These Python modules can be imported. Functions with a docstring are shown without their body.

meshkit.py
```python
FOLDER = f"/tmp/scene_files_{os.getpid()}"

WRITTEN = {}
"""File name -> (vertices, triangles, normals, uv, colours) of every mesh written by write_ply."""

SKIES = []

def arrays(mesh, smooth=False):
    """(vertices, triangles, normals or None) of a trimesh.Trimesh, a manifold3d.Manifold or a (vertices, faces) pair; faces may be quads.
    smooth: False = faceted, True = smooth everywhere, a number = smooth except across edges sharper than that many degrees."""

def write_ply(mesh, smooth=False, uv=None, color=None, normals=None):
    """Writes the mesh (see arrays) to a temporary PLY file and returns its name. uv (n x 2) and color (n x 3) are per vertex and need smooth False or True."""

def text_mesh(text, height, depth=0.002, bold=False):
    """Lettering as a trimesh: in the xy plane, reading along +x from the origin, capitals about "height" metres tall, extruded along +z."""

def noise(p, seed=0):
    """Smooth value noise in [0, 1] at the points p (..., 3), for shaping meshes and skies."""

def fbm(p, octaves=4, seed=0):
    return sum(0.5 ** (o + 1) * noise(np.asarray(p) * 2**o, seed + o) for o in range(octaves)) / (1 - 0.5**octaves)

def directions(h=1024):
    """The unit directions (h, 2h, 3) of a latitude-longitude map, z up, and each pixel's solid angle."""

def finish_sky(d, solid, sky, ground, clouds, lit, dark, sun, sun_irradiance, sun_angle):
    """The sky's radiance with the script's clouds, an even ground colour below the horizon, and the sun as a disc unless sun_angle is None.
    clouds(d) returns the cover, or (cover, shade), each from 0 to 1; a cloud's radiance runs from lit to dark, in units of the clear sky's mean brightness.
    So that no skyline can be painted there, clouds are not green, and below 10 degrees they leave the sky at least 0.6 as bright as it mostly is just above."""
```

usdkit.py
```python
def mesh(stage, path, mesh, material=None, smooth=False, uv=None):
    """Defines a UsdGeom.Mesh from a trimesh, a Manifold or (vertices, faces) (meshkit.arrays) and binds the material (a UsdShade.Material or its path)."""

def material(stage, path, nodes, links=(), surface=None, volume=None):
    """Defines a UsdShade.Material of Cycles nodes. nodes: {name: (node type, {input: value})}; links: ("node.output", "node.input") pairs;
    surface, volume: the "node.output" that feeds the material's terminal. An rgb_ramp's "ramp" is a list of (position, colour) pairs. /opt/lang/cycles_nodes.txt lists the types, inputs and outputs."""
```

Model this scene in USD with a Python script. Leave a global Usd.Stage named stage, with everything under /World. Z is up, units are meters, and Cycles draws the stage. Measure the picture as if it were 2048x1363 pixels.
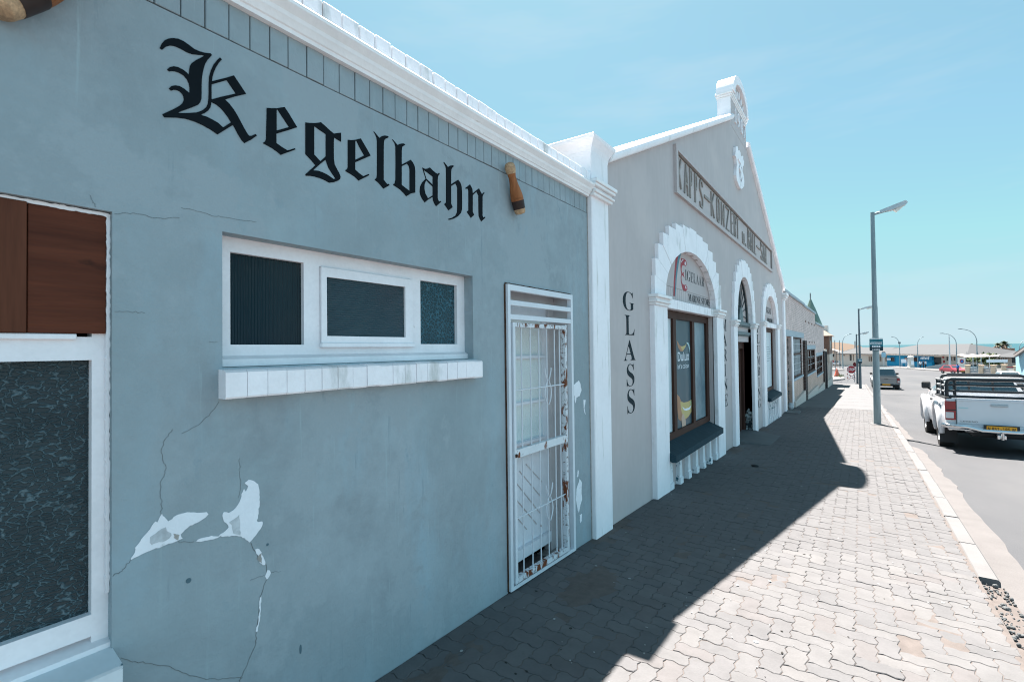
import math, random, glob
import numpy as np, trimesh, shapely, usdkit, meshkit
from shapely import affinity, geometry as sg, ops as so
from pxr import Usd, UsdGeom, UsdLux, UsdShade, Gf, Sdf

# ---------------------------------------------------------------- camera, sky, sun, exposure
stage = Usd.Stage.CreateInMemory()
W = UsdGeom.Xform.Define(stage, '/World'); stage.SetDefaultPrim(W.GetPrim())
UsdGeom.SetStageUpAxis(stage, 'Z'); UsdGeom.SetStageMetersPerUnit(stage, 1.0)
CAM = np.array([2.2, 0.0, 1.75]); YAW, PITCH, ROLL, FPX = math.radians(34.82825), 0.0168, 0.012, 1000.0
EXPOSURE = 2.88
SUN = np.array([-2.28, 3.45, 8.45]); SUN = SUN / np.linalg.norm(SUN)      # towards the sun
SUN_ELEV, SUN_ROT = math.asin(SUN[2]), math.atan2(SUN[0], SUN[1])
fw0, RT = np.array([-math.sin(YAW), math.cos(YAW), 0]), np.array([math.cos(YAW), math.sin(YAW), 0]); up0 = np.array([0, 0, 1.0])
FW = fw0 * math.cos(PITCH) + up0 * math.sin(PITCH); UP = up0 * math.cos(PITCH) - fw0 * math.sin(PITCH)
cr, sr = math.cos(ROLL), math.sin(ROLL)
cx_, cy_ = RT * cr - UP * sr, RT * sr + UP * cr
cam = UsdGeom.Camera.Define(stage, '/World/camera')
cam.AddTransformOp().Set(Gf.Matrix4d(*[float(v) for v in (*cx_, 0, *cy_, 0, *(-FW), 0, *CAM, 1)]))
cam.CreateHorizontalApertureAttr(36.0); cam.CreateVerticalApertureAttr(36.0 * 681 / 1024)
cam.CreateFocalLengthAttr(36.0 * FPX / 2048); cam.CreateFStopAttr(4.0); cam.CreateFocusDistanceAttr(4.0)
cam.CreateExposureAttr(EXPOSURE); cam.CreateClippingRangeAttr(Gf.Vec2f(0.05, 60000))
dome = UsdLux.DomeLight.Define(stage, '/World/sky'); dome.CreateIntensityAttr(1.0)
skym = usdkit.material(stage, '/World/Looks/sky_air', {
    'sky': ('sky_texture', {'sky_type': 'single_scattering', 'sun_disc': False, 'sun_elevation': SUN_ELEV, 'sun_rotation': SUN_ROT, 'air_density': 0.6, 'aerosol_density': 0.7, 'ozone_density': 1.0, 'altitude': 10.0}),
    'tint': ('mix_color', {'blend_type': 'multiply', 'fac': 1.0, 'b': (0.60, 0.95, 0.95), 'use_clamp': False}),
    'cap': ('mix_color', {'blend_type': 'darken', 'fac': 1.0, 'b': (1.70, 1.80, 1.98), 'use_clamp': False}),
    'gm': ('gamma', {'gamma': 0.5}),
    'tc': ('texture_coordinate', {}), 'cm': ('mapping', {'scale': (1.0, 1.0, 6.0)}), 'cn': ('noise_texture', {'scale': 2.6, 'detail': 7, 'roughness': 0.6}), 'cr': ('map_range', {'from_min': .48, 'from_max': .80, 'to_min': 0.0, 'to_max': 0.22, 'clamp': True}), 'cl': ('mix_color', {'b': (1.9, 2.0, 2.05), 'use_clamp': False}),
    'bg': ('background_shader', {'strength': 0.06})}, [('sky.color', 'gm.color'), ('gm.color', 'tint.a'), ('tint.result', 'cap.a'), ('tc.generated', 'cm.vector'), ('cm.vector', 'cn.vector'), ('cn.fac', 'cr.value'), ('cr.result', 'cl.fac'), ('cap.result', 'cl.a'), ('cl.result', 'bg.color')], surface='bg.background')
UsdShade.MaterialBindingAPI.Apply(dome.GetPrim()).Bind(skym)
for k_, v_ in (('label', 'clear pale cyan sky, palest near the horizon'), ('kind', 'structure'), ('category', 'sky')): dome.GetPrim().SetCustomDataByKey(k_, v_)
sun = UsdLux.DistantLight.Define(stage, '/World/sun'); sun.CreateIntensityAttr(0.75); sun.CreateAngleAttr(0.53); sun.CreateColorAttr(Gf.Vec3f(1.0, 0.945, 0.88))
sun.GetPrim().CreateAttribute('inputs:normalize', Sdf.ValueTypeNames.Bool).Set(True)
_z = SUN; _x = np.cross([0, 0, 1.0], _z); _x /= np.linalg.norm(_x); _y = np.cross(_z, _x)
sun.AddTransformOp().Set(Gf.Matrix4d(*[float(v) for v in (*_x, 0, *_y, 0, *_z, 0, 0, 0, 30, 1)]))

# ---------------------------------------------------------------- survey: the photograph's sight lines met with real planes and ground
rng = random.Random(7); nrg = np.random.default_rng(7)
def ray(x, y):
    u, v = x - 1024, 681.5 - y
    return FW * FPX + RT * (u * cr + v * sr) + UP * (-u * sr + v * cr)
def F(x, y, plane=0.0):                       # (Y, Z) where the sight line meets the wall plane x = plane
    d = ray(x, y); t = (plane - CAM[0]) / d[0]; p = CAM + t * d
    return float(p[1]), float(p[2])
_gy = [-60, 0, 3, 10, 17.5, 30, 45.8, 55, 74, 100, 125, 157, 187, 250, 420, 4000]
_gz = [1.9, 0, -.075, -.285, -.49, -.93, -1.5, -1.78, -2.3, -2.95, -3.3, -3.85, -4.65, -6.2, -12.5, -12.5]
def zg(y): return float(np.interp(y, _gy, _gz))                  # pavement level along the street
def zroad(y): return zg(y) - float(np.interp(y, [0, 10, 16, 45, 55, 75], [.09, .14, .27, .28, .28, .12]))
def spot(x, y, off=0.0, road=True):            # the point of the ground a sight line meets
    d = ray(x, y); d = d / np.linalg.norm(d); lo, hi = 1.0, 900.0
    f = lambda t: (CAM + t * d)[2] - ((zroad if road else zg)((CAM + t * d)[1]) + off)
    if f(hi) > 0: return CAM + hi * d
    for _ in range(60):
        m = (lo + hi) / 2
        if f(m) > 0: lo = m
        else: hi = m
    return CAM + hi * d
def at(x, y, dist):                            # the point at a given distance along the view axis
    d = ray(x, y); return CAM + d / FPX * dist
def kerb_x(y): return float(np.interp(y, [-20, 0, 10, 60], [2.97, 2.97, 2.94, 2.45]))

# ---------------------------------------------------------------- materials
LK = '/World/Looks/'
def mat(name, col, rough=0.8, var=0.12, scale=3.0, fine=40.0, bump=0.0, bscale=60.0, metal=0.0, spec=0.3, stretch=(1, 1, 1), col2=None, coat=0.0, bdist=0.01, stain=None, trans=0.0, island=0.0):
    """noise-mottled material in world space; stain=(colour, scale, threshold, softness, stretch)"""
    c = np.array(col, float); c2 = np.array(col2, float) if col2 is not None else c * (1 - var)
    c1 = c * (1 + var) if col2 is None else c
    n = {'g': ('geometry', {}), 'mp': ('mapping', {'scale': stretch}), 'n1': ('noise_texture', {'scale': scale, 'detail': 5, 'roughness': 0.6}),
         'r1': ('rgb_ramp', {'ramp': [(0.3, c2), (0.7, c1)]}), 'n2': ('noise_texture', {'scale': fine, 'detail': 3, 'roughness': 0.6}),
         'r2': ('rgb_ramp', {'ramp': [(0.25, (1 - var * .6,) * 3), (0.75, (1 + var * .4,) * 3)]}),
         'mx': ('mix_color', {'blend_type': 'multiply', 'fac': 1.0, 'use_clamp': False}), 'p': ('principled_bsdf', {'roughness': rough, 'metallic': metal, 'specular_ior_level': spec, 'coat_weight': coat, 'transmission_weight': trans})}
    l = [('g.position', 'mp.vector'), ('mp.vector', 'n1.vector'), ('mp.vector', 'n2.vector'), ('n1.fac', 'r1.fac'), ('n2.fac', 'r2.fac'), ('r1.color', 'mx.a'), ('r2.color', 'mx.b')]
    out = 'mx.result'
    if island:
        n['ir'] = ('rgb_ramp', {'ramp': [(0, (1 - island,) * 3), (1, (1 + island * .6,) * 3)]}); n['im'] = ('mix_color', {'blend_type': 'multiply', 'fac': 1.0, 'use_clamp': False})
        l += [('g.random_per_island', 'ir.fac'), (out, 'im.a'), ('ir.color', 'im.b')]; out = 'im.result'
    for i, st in enumerate(stain or []):
        sc, ss, th, so_, sst = st
        n[f'sm{i}'] = ('mapping', {'scale': sst, 'location': (3.1 * i, 1.7 * i, 0.4 * i)}); n[f'sn{i}'] = ('noise_texture', {'scale': ss, 'detail': 6, 'roughness': 0.65})
        n[f'sr{i}'] = ('map_range', {'from_min': th - so_, 'from_max': th + so_, 'clamp': True}); n[f'sx{i}'] = ('mix_color', {'b': sc})
        l += [('g.position', f'sm{i}.vector'), (f'sm{i}.vector', f'sn{i}.vector'), (f'sn{i}.fac', f'sr{i}.value'), (f'sr{i}.result', f'sx{i}.fac'), (out, f'sx{i}.a')]
        out = f'sx{i}.result'
    l.append((out, 'p.base_color'))
    if bump:
        n['nb'] = ('noise_texture', {'scale': bscale, 'detail': 4, 'roughness': 0.6}); n['bp'] = ('bump', {'strength': bump, 'distance': bdist})
        l += [('mp.vector', 'nb.vector'), ('nb.fac', 'bp.height'), ('bp.normal', 'p.normal')]
    return usdkit.material(stage, LK + name, n, l, surface='p.BSDF')

M = {}
BLUE = (.30, .35, .378)
M['blue'] = mat('blue_plaster', BLUE, .85, .13, 2.2, 14, .55, 34, stain=[((.31, .40, .45), 2.2, .60, .08, (1, 1, .35)), ((.20, .28, .33), 5, .69, .06, (1, 1, .6)), ((.34, .425, .46), 1.1, .64, .10, (1, 1, 1)), ((.34, .42, .45), 9, .66, .05, (1, 3, .14)), ((.215, .275, .31), 7, .68, .05, (1, 2.5, .2)), ((.268, .325, .35), .7, .57, .12, (1, 1, 1)), ((.312, .364, .392), 1.5, .585, .02, (1, 1, .8)), ((.285, .335, .362), 2.1, .62, .02, (1, .7, 1)), ((.13, .18, .20), 30, .765, .015, (1, 1, 1))], bdist=.006)
M['bluejoint'] = mat('dirty_joint', (.17, .175, .17), .95, .25, 9, 60)
M['white'] = mat('white_paint', (.90, .86, .88), .6, .05, 2, 25, .25, 40, bdist=.004, stain=[((.55, .53, .50), 3, .66, .08, (1, 4, .4))])
M['whitebrick'] = mat('white_painted_brick', (.90, .855, .875), .65, .05, 5, 40, .4, 45, bdist=.005, stain=[((.42, .33, .27), 7, .74, .03, (1, 1, .5)), ((.58, .57, .56), 4, .62, .06, (1, 1, .4))])
M['whitewood'] = mat('white_painted_wood', (.85, .82, .84), .5, .07, 4, 50, .3, 60, bdist=.003, stain=[((.40, .36, .32), 16, .72, .04, (1, 1, 1))])
M['cornice'] = mat('cornice_paint', (.88, .85, .85), .6, .06, 3, 30, .2, 35, stain=[((.45, .36, .30), 8, .72, .04, (1, .3, 2))])
M['black'] = mat('sign_black_paint', (.007, .010, .013), .75, .15, 8, 60, .2, 50, bdist=.002, spec=.06)
M['letter'] = mat('letter_dark_paint', (.02, .03, .037), .7, .2, 8, 60, spec=.08)
M['peel'] = mat('bare_white_undercoat', (.80, .81, .85), .8, .04, 8, 60, .5, 60, bdist=.003, stain=[((.50, .53, .55), 9, .66, .04, (1, 1, 1))])
M['cement'] = mat('bare_cement', (.36, .34, .32), .95, .2, 20, 90, .6, 90)
M['crack'] = mat('crack_dark', (.155, .175, .18), .95, .3, 20, 80)
def wood(name, c1, c2, axis, sc=14):
    s = {'y': (1, .07, 1), 'z': (1, 1, .07)}[axis]
    return mat(name, c1, .5, .2, sc, 90, .4, 60, stretch=s, col2=c2, stain=[((.015, .008, .006), 3.0, .70, .07, (1, 1, 3)), ((.26, .17, .13), 5, .77, .04, (1, .7, 3))], spec=.12)
M['ply'] = wood('plywood_horizontal_grain', (.135, .040, .021), (.060, .017, .010), 'y')
M['plyv'] = wood('plywood_vertical_grain', (.15, .052, .029), (.08, .026, .014), 'z')
M['pin'] = wood('skittle_wood', (.44, .165, .065), (.22, .075, .03), 'z', 22)
M['pinend'] = mat('skittle_end_wood', (.46, .29, .17), .7, .3, 30, 120, .4, 80)
M['pinband'] = mat('skittle_band', (.035, .018, .014), .5, .2, 30)
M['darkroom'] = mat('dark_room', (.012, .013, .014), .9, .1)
def glassy(name, col, kind, scale, strength, stretch=(1, 1, 1), dist=.01, tint=None, rough=.12, spec=.22):
    n = {'g': ('geometry', {}), 'mp': ('mapping', {'scale': stretch}), 'p': ('principled_bsdf', {'base_color': col, 'roughness': rough, 'specular_ior_level': spec}), 'bp': ('bump', {'strength': strength, 'distance': dist}),
         'nd': ('noise_texture', {'scale': 2.5, 'detail': 5}), 'rd': ('rgb_ramp', {'ramp': [(.35, col), (.75, tint or tuple(min(1, c * 1.9 + .006) for c in col))]})}
    l = [('g.position', 'mp.vector'), ('g.position', 'nd.vector'), ('nd.fac', 'rd.fac'), ('rd.color', 'p.base_color'), ('bp.normal', 'p.normal')]
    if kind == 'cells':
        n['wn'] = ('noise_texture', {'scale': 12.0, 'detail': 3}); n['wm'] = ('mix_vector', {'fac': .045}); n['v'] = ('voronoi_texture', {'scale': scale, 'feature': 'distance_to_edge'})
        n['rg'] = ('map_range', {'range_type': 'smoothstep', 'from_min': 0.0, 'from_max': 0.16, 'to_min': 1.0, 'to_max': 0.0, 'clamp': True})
        n['rc'] = ('mix_color', {'b': tuple(min(1, c * 4.6 + .012) for c in col) if col[0] < .2 else (.85, .93, .90)}); n['rn'] = ('noise_texture', {'scale': 9.0, 'detail': 4}); n['rm'] = ('math', {'math_type': 'multiply'}); n['rr'] = ('map_range', {'from_min': .25, 'from_max': .7, 'to_min': .35, 'to_max': 1.0, 'clamp': True})  # ridges coloured paler than the glass: the light they catch is painted in
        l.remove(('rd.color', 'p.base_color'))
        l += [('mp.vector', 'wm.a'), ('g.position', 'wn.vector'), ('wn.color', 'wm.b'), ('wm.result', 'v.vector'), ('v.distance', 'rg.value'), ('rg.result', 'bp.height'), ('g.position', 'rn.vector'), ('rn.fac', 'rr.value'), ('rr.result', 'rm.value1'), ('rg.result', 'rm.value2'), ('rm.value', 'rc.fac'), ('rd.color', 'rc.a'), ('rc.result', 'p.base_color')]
    elif kind == 'reedv':
        n['v'] = ('wave_texture', {'wave_type': 'bands', 'bands_direction': 'y', 'scale': scale}); l += [('mp.vector', 'v.vector'), ('v.fac', 'bp.height')]
    elif kind == 'reedh':
        n['v'] = ('wave_texture', {'wave_type': 'bands', 'bands_direction': 'z', 'scale': scale, 'distortion': .4, 'detail': 1}); l += [('mp.vector', 'v.vector'), ('v.fac', 'bp.height')]
    else:
        n['v'] = ('noise_texture', {'scale': scale, 'detail': 3}); l += [('mp.vector', 'v.vector'), ('v.fac', 'bp.height')]
    return usdkit.material(stage, LK + name, n, l, surface='p.BSDF')
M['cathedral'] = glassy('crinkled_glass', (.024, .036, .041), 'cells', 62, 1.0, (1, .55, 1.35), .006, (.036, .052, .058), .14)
M['reedv'] = glassy('reeded_glass_upright', (.006, .020, .028), 'reedv', 24, .9, dist=.006, tint=(.022, .03, .034))
M['reedh'] = glassy('reeded_glass_level', (.008, .036, .050), 'reedh', 27, 1.0, dist=.010, tint=(.02, .06, .075), rough=.06, spec=.9)
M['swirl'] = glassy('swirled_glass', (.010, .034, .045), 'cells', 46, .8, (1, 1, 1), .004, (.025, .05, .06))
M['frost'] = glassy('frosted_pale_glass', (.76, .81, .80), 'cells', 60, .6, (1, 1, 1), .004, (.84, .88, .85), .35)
M['pane_dark'] = glassy('dark_pane', (.014, .016, .018), 'noise', 2, .02, rough=.25)
M['pane_white'] = mat('whitened_pane', (.62, .68, .71), .35, .06, 2, 20, coat=.15, stain=[((.10, .14, .15), 16, .76, .02, (1, 1, .7)), ((.45, .34, .20), 10, .80, .03, (1, 1, 1))])
M['pane_poster'] = mat('dark_poster', (.062, .095, .112), .45, .06, 2, 20, coat=.08, spec=.15)
M['pane_grey'] = mat('smeared_grey_pane', (.24, .31, .34), .35, .2, 1.6, 12, coat=.12, spec=.2, col2=(.10, .155, .18), stain=[((.05, .09, .12), 2.2, .66, .08, (1, 1, .6))])
RUST = (.16, .042, .014)
M['gate'] = mat('gate_white_paint', (.68, .70, .74), .5, .05, 6, 60, .2, 60, stain=[(RUST, 9, .70, .02, (1, 1, .6))])
M['gaterust'] = mat('gate_rusting_paint', (.66, .67, .70), .6, .06, 6, 60, .4, 60, stain=[(RUST, 13, .55, .03, (1, 1, .5)), ((.06, .02, .012), 30, .60, .05, (1, 1, 1))])
M['rustedge'] = mat('rusty_edge', (.07, .035, .022), .9, .4, 20, 90)
M['doorpaint'] = mat('door_grey_white_paint', (.78, .79, .83), .5, .06, 3, 30, .15, 30)
M['doorframe'] = mat('door_frame_paint', (.60, .56, .56), .6, .08, 4, 40)
M['ledge'] = mat('dusty_ledge', (.30, .33, .33), .9, .15, 12, 60)
M['taupe'] = mat('taupe_plaster', (.515, .455, .448), .85, .05, 1.3, 14, .3, 40, bdist=.004, stain=[((.48, .422, .412), 3, .60, .14, (1, 3, .5)), ((.56, .49, .475), 1.0, .62, .1, (1, 1, 1))])
M['taupe_dark'] = mat('taupe_relief', (.22, .185, .165), .85, .08, 3, 30)
M['letter_relief'] = mat('letter_relief', (.31, .27, .25), .85, .08, 3, 30)
M['brown'] = mat('brown_window_wood', (.060, .028, .021), .6, .2, 6, 50, stretch=(1, 1, .2), spec=.12)
M['slate'] = mat('slate_sill', (.026, .052, .067), .7, .3, 10, 80, .4, 50, stretch=(.6, 4, 1), bdist=.006, spec=.1, stain=[((.10, .14, .15), 6, .70, .04, (.4, 3, 1))])
M['chip'] = mat('chipped_white_paint', (.80, .81, .84), .6, .05, 4, 40, .2, 40, stain=[((.03, .12, .16), 11, .62, .02, (1, 1, .8)), ((.30, .22, .16), 9, .76, .03, (1, 1, 1))])
M['mould'] = mat('blackened_plaster', (.40, .42, .42), .9, .1, 3, 30, .3, 40, stain=[((.012, .02, .024), 7, .50, .05, (1, 1, 1))])
M['grating'] = mat('dark_grille_iron', (.03, .04, .045), .5, .2)
M['greywood'] = mat('grey_green_wood', (.13, .17, .18), .6, .15, 6, 40)
M['red'] = mat('sign_red', (.35, .035, .05), .6, .08)
M['teal'] = mat('sign_teal', (.07, .22, .28), .6, .08)
M['signwhite'] = mat('sign_white', (.78, .80, .84), .6, .03)
M['orange'] = mat('swoosh_orange', (.42, .20, .11), .5, .08); M['yellow'] = mat('swoosh_yellow', (.55, .42, .17), .5, .08); M['palegreen'] = mat('swoosh_green', (.45, .50, .28), .5, .08); M['peach'] = mat('swoosh_peach', (.55, .38, .29), .5, .08); M['lightblue'] = mat('swoosh_pale', (.45, .62, .64), .5, .05)
M['salmon'] = mat('poster_salmon', (.52, .30, .25), .4, .05)
for i, c in enumerate([(.117, .113, .116), (.123, .119, .121), (.110, .107, .110), (.128, .123, .124), (.120, .112, .113)]):
    M[f'paver{i}'] = mat(f'concrete_paver_{"abcde"[i]}', c, .9, .10, 7, 70, .5, 90, bdist=.004, stain=[((.21, .207, .207), 40, .72, .02, (1, 1, 1)), ((.10, .094, .092), 6, .70, .05, (1, 1, 1))])
M['paverfar'] = mat('concrete_paver_field', (.119, .115, .118), .9, .10, 7, 70, .4, 90, island=.07, stain=[((.10, .094, .092), 6, .72, .05, (1, 1, 1))])
M['sand'] = mat('reddish_sand', (.122, .104, .097), .98, .14, 14, 160, .8, 220, bdist=.004)
M['slab'] = mat('concrete_slab', (.128, .126, .130), .9, .08, 3, 40, .2, 60)
M['kerb'] = mat('kerb_concrete', (.142, .137, .138), .9, .07, 4, 60, .3, 60, stain=[((.135, .122, .116), 5, .68, .06, (1, .5, 1))])
M['gutter'] = mat('gutter_concrete', (.126, .117, .116), .95, .09, 3, 60, .4, 80)
M['rubble'] = mat('rubble_stone', (.11, .115, .118), .9, .3, 30, 80)
M['asphalt'] = mat('worn_asphalt', (.070, .071, .077), .95, .07, .35, 55, .6, 160, bdist=.006, stain=[((.092, .091, .095), .22, .55, .12, (1, .3, 1)), ((.042, .042, .046), 120, .68, .03, (1, 1, 1))])
M['ramp'] = mat('smooth_cement_ramp', (.125, .13, .134), .9, .1, 3, 40, .2, 60)
def brickmat(name, c1, c2, mortar, w=.22, h=.075, ms=.012):
    n = {'g': ('geometry', {}), 's': ('separate_xyz', {}), 'c': ('combine_xyz', {}), 'b': ('brick_texture', {'color1': c1, 'color2': c2, 'mortar': mortar, 'scale': 1.0, 'mortar_size': ms, 'mortar_smooth': .2, 'brick_width': w, 'row_height': h}),
         'n': ('noise_texture', {'scale': 1.7, 'detail': 5}), 'r': ('rgb_ramp', {'ramp': [(.3, (.8, .78, .76)), (.7, (1.08, 1.06, 1.05))]}), 'm': ('mix_color', {'blend_type': 'multiply', 'fac': 1.0, 'use_clamp': False}),
         'bp': ('bump', {'strength': .7, 'distance': .012, 'invert': True}), 'p': ('principled_bsdf', {'roughness': .9, 'specular_ior_level': .2})}
    return usdkit.material(stage, LK + name, n, [('g.position', 's.vector'), ('s.y', 'c.x'), ('s.z', 'c.y'), ('c.vector', 'b.vector'), ('g.position', 'n.vector'), ('n.fac', 'r.fac'), ('b.color', 'm.a'), ('r.color', 'm.b'), ('m.result', 'p.base_color'), ('b.fac', 'bp.height'), ('bp.normal', 'p.normal')], surface='p.BSDF')
M['brickface'] = brickmat('face_brick', (.78, .64, .61), (.66, .53, .50), (.44, .35, .33), .22, .075, .009)
M['brickapron'] = brickmat('apron_brick', (.66, .47, .39), (.56, .40, .33), (.42, .33, .29), .22, .075, .009)
M['brickdark'] = brickmat('dark_brick', (.055, .040, .036), (.075, .05, .045), (.10, .085, .08), .22, .15, .016)
M['brickbrown'] = brickmat('brown_brick', (.26, .14, .10), (.21, .115, .085), (.22, .18, .16))
M['lintel'] = mat('grey_blue_lintel', (.36, .42, .46), .85, .14, 4, 40, .3, 50, stretch=(1, 3, 1))
M['plinth'] = mat('cream_plinth', (.55, .47, .42), .9, .08, 3, 40)
M['copper'] = mat('green_copper', (.10, .17, .15), .6, .2, 2, 20, stretch=(1, 1, .3))
M['cream'] = mat('cream_wall', (.52, .44, .38), .85, .06, .8, 10)
M['beige'] = mat('beige_wall', (.56, .52, .48), .85, .05, .5, 10)
M['tanroof'] = mat('tan_roof', (.22, .175, .145), .85, .08, 1, 10)
M['roof'] = mat('grey_roof_sheet', (.046, .048, .053), .75, .05, .25, 4, stretch=(1, 1, 1))
M['shop'] = mat('bright_blue_paint', (.006, .26, .46), .7, .06, .8, 8)
M['shopdark'] = mat('deep_blue_paint', (.004, .17, .34), .7, .06, .8, 8)
M['houseblue'] = mat('pale_blue_wall', (.28, .46, .56), .8, .05, 1, 10)
M['lampgrey'] = mat('galvanised_pole', (.23, .29, .31), .55, .10, 3, 30, metal=.25, stretch=(1, 1, .3), stain=[((.14, .10, .08), 6, .72, .05, (1, 1, .4))])
M['lampdark'] = mat('dark_pole', (.10, .13, .15), .55, .10, 3, 30, metal=.2)
M['lampshell'] = mat('lamp_shell', (.45, .48, .50), .5, .06)
M['lens'] = mat('lamp_lens', (.62, .62, .58), .3, .05, spec=.5)
M['poster'] = mat('poster_sea_teal', (.006, .19, .25), .4, .3, 5, 30, col2=(.008, .055, .085))
M['posterdark'] = mat('poster_deep_teal', (.006, .03, .045), .4, .2)
M['postertop'] = mat('poster_pale_top', (.52, .58, .60), .4, .1)
M['stopred'] = mat('stop_red', (.30, .010, .016), .5, .05); M['cone'] = mat('faded_orange', (.62, .14, .085), .6, .06); M['conebase'] = mat('cone_base', (.10, .08, .07), .8, .1)
M['carwhite'] = mat('car_white_paint', (.62, .63, .66), .25, .02, 1, 10, coat=.8, spec=.5)
M['cargrey'] = mat('car_grey_paint', (.20, .205, .21), .3, .05, 2, 20, metal=.6, coat=.8)
M['carred'] = mat('car_red_paint', (.45, .05, .07), .3, .05, 2, 20, coat=.8)
M['tyre'] = mat('tyre_rubber', (.022, .021, .021), .85, .2, 20, 80); M['rim'] = mat('wheel_rim', (.42, .43, .45), .35, .1, metal=.8)
M['carglass'] = mat('car_glass', (.015, .035, .045), .06, .2, spec=.8, coat=1.0)
M['bedblack'] = mat('black_tube', (.012, .016, .02), .35, .1, coat=.3); M['plastic'] = mat('black_plastic', (.025, .027, .03), .6, .1)
M['chrome'] = mat('chrome_bumper', (.72, .74, .76), .12, .03, metal=1.0)
M['tailred'] = mat('tail_light_red', (.24, .006, .010), .15, .1, coat=1.0); M['tailclear'] = mat('tail_light_clear', (.55, .52, .52), .15, .1, coat=1.0)
M['plate'] = mat('yellow_plate', (.72, .33, .02), .4, .04); M['platetext'] = mat('plate_black', (.02, .02, .02), .5, .1)
M['steel'] = mat('dull_steel', (.30, .31, .32), .5, .1, metal=.6)
M['dune'] = mat('tan_dune', (.098, .066, .045), .95, .06, .02, .4); M['ground'] = mat('pale_ground', (.14, .127, .122), .95, .08, .1, 3)
M['palm'] = mat('palm_frond', (.04, .055, .02), .7, .3, 2, 20); M['thatch'] = mat('dry_palm_thatch', (.15, .11, .08), .9, .25, 4, 30); M['trunk'] = mat('palm_trunk', (.16, .11, .08), .9, .2, 4, 30)
M['shrub'] = mat('shrub_leaf', (.06, .09, .035), .8, .3, 3, 20)
M['skin'] = mat('skin_brown', (.13, .07, .05), .6, .1); M['cloth_white'] = mat('cloth_white', (.70, .70, .72), .8, .05); M['cloth_dark'] = mat('cloth_dark', (.03, .033, .04), .8, .1); M['cloth_blue'] = mat('cloth_blue', (.02, .12, .36), .8, .1); M['cloth_orange'] = mat('cloth_orange', (.70, .20, .07), .8, .1); M['cloth_jean'] = mat('cloth_jean', (.16, .28, .40), .8, .1); M['cloth_red'] = mat('cloth_red', (.45, .05, .06), .8, .1)
M['awning'] = mat('white_awning', (.30, .265, .25), .8, .04); M['stonew'] = mat('whitewashed_stone', (.58, .54, .50), .9, .12, 3, 20, .4, 20); M['sandstone'] = mat('pale_sandstone', (.60, .44, .32), .9, .10, 2, 15)
M['seagrass'] = mat('green_paint_rail', (.3, .3, .3), .6, .1)
usd_sea = usdkit.material(stage, LK + 'sea_water', {'g': ('geometry', {}), 'mp': ('mapping', {'scale': (.05, .4, 1)}), 'n': ('noise_texture', {'scale': .25, 'detail': 6}), 'b': ('bump', {'strength': .35, 'distance': .6}), 'p': ('principled_bsdf', {'base_color': (.012, .062, .078), 'roughness': .5, 'specular_ior_level': .12})}, [('g.position', 'mp.vector'), ('mp.vector', 'n.vector'), ('n.fac', 'b.height'), ('b.normal', 'p.normal')], surface='p.BSDF')
M['sea'] = usd_sea

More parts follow.
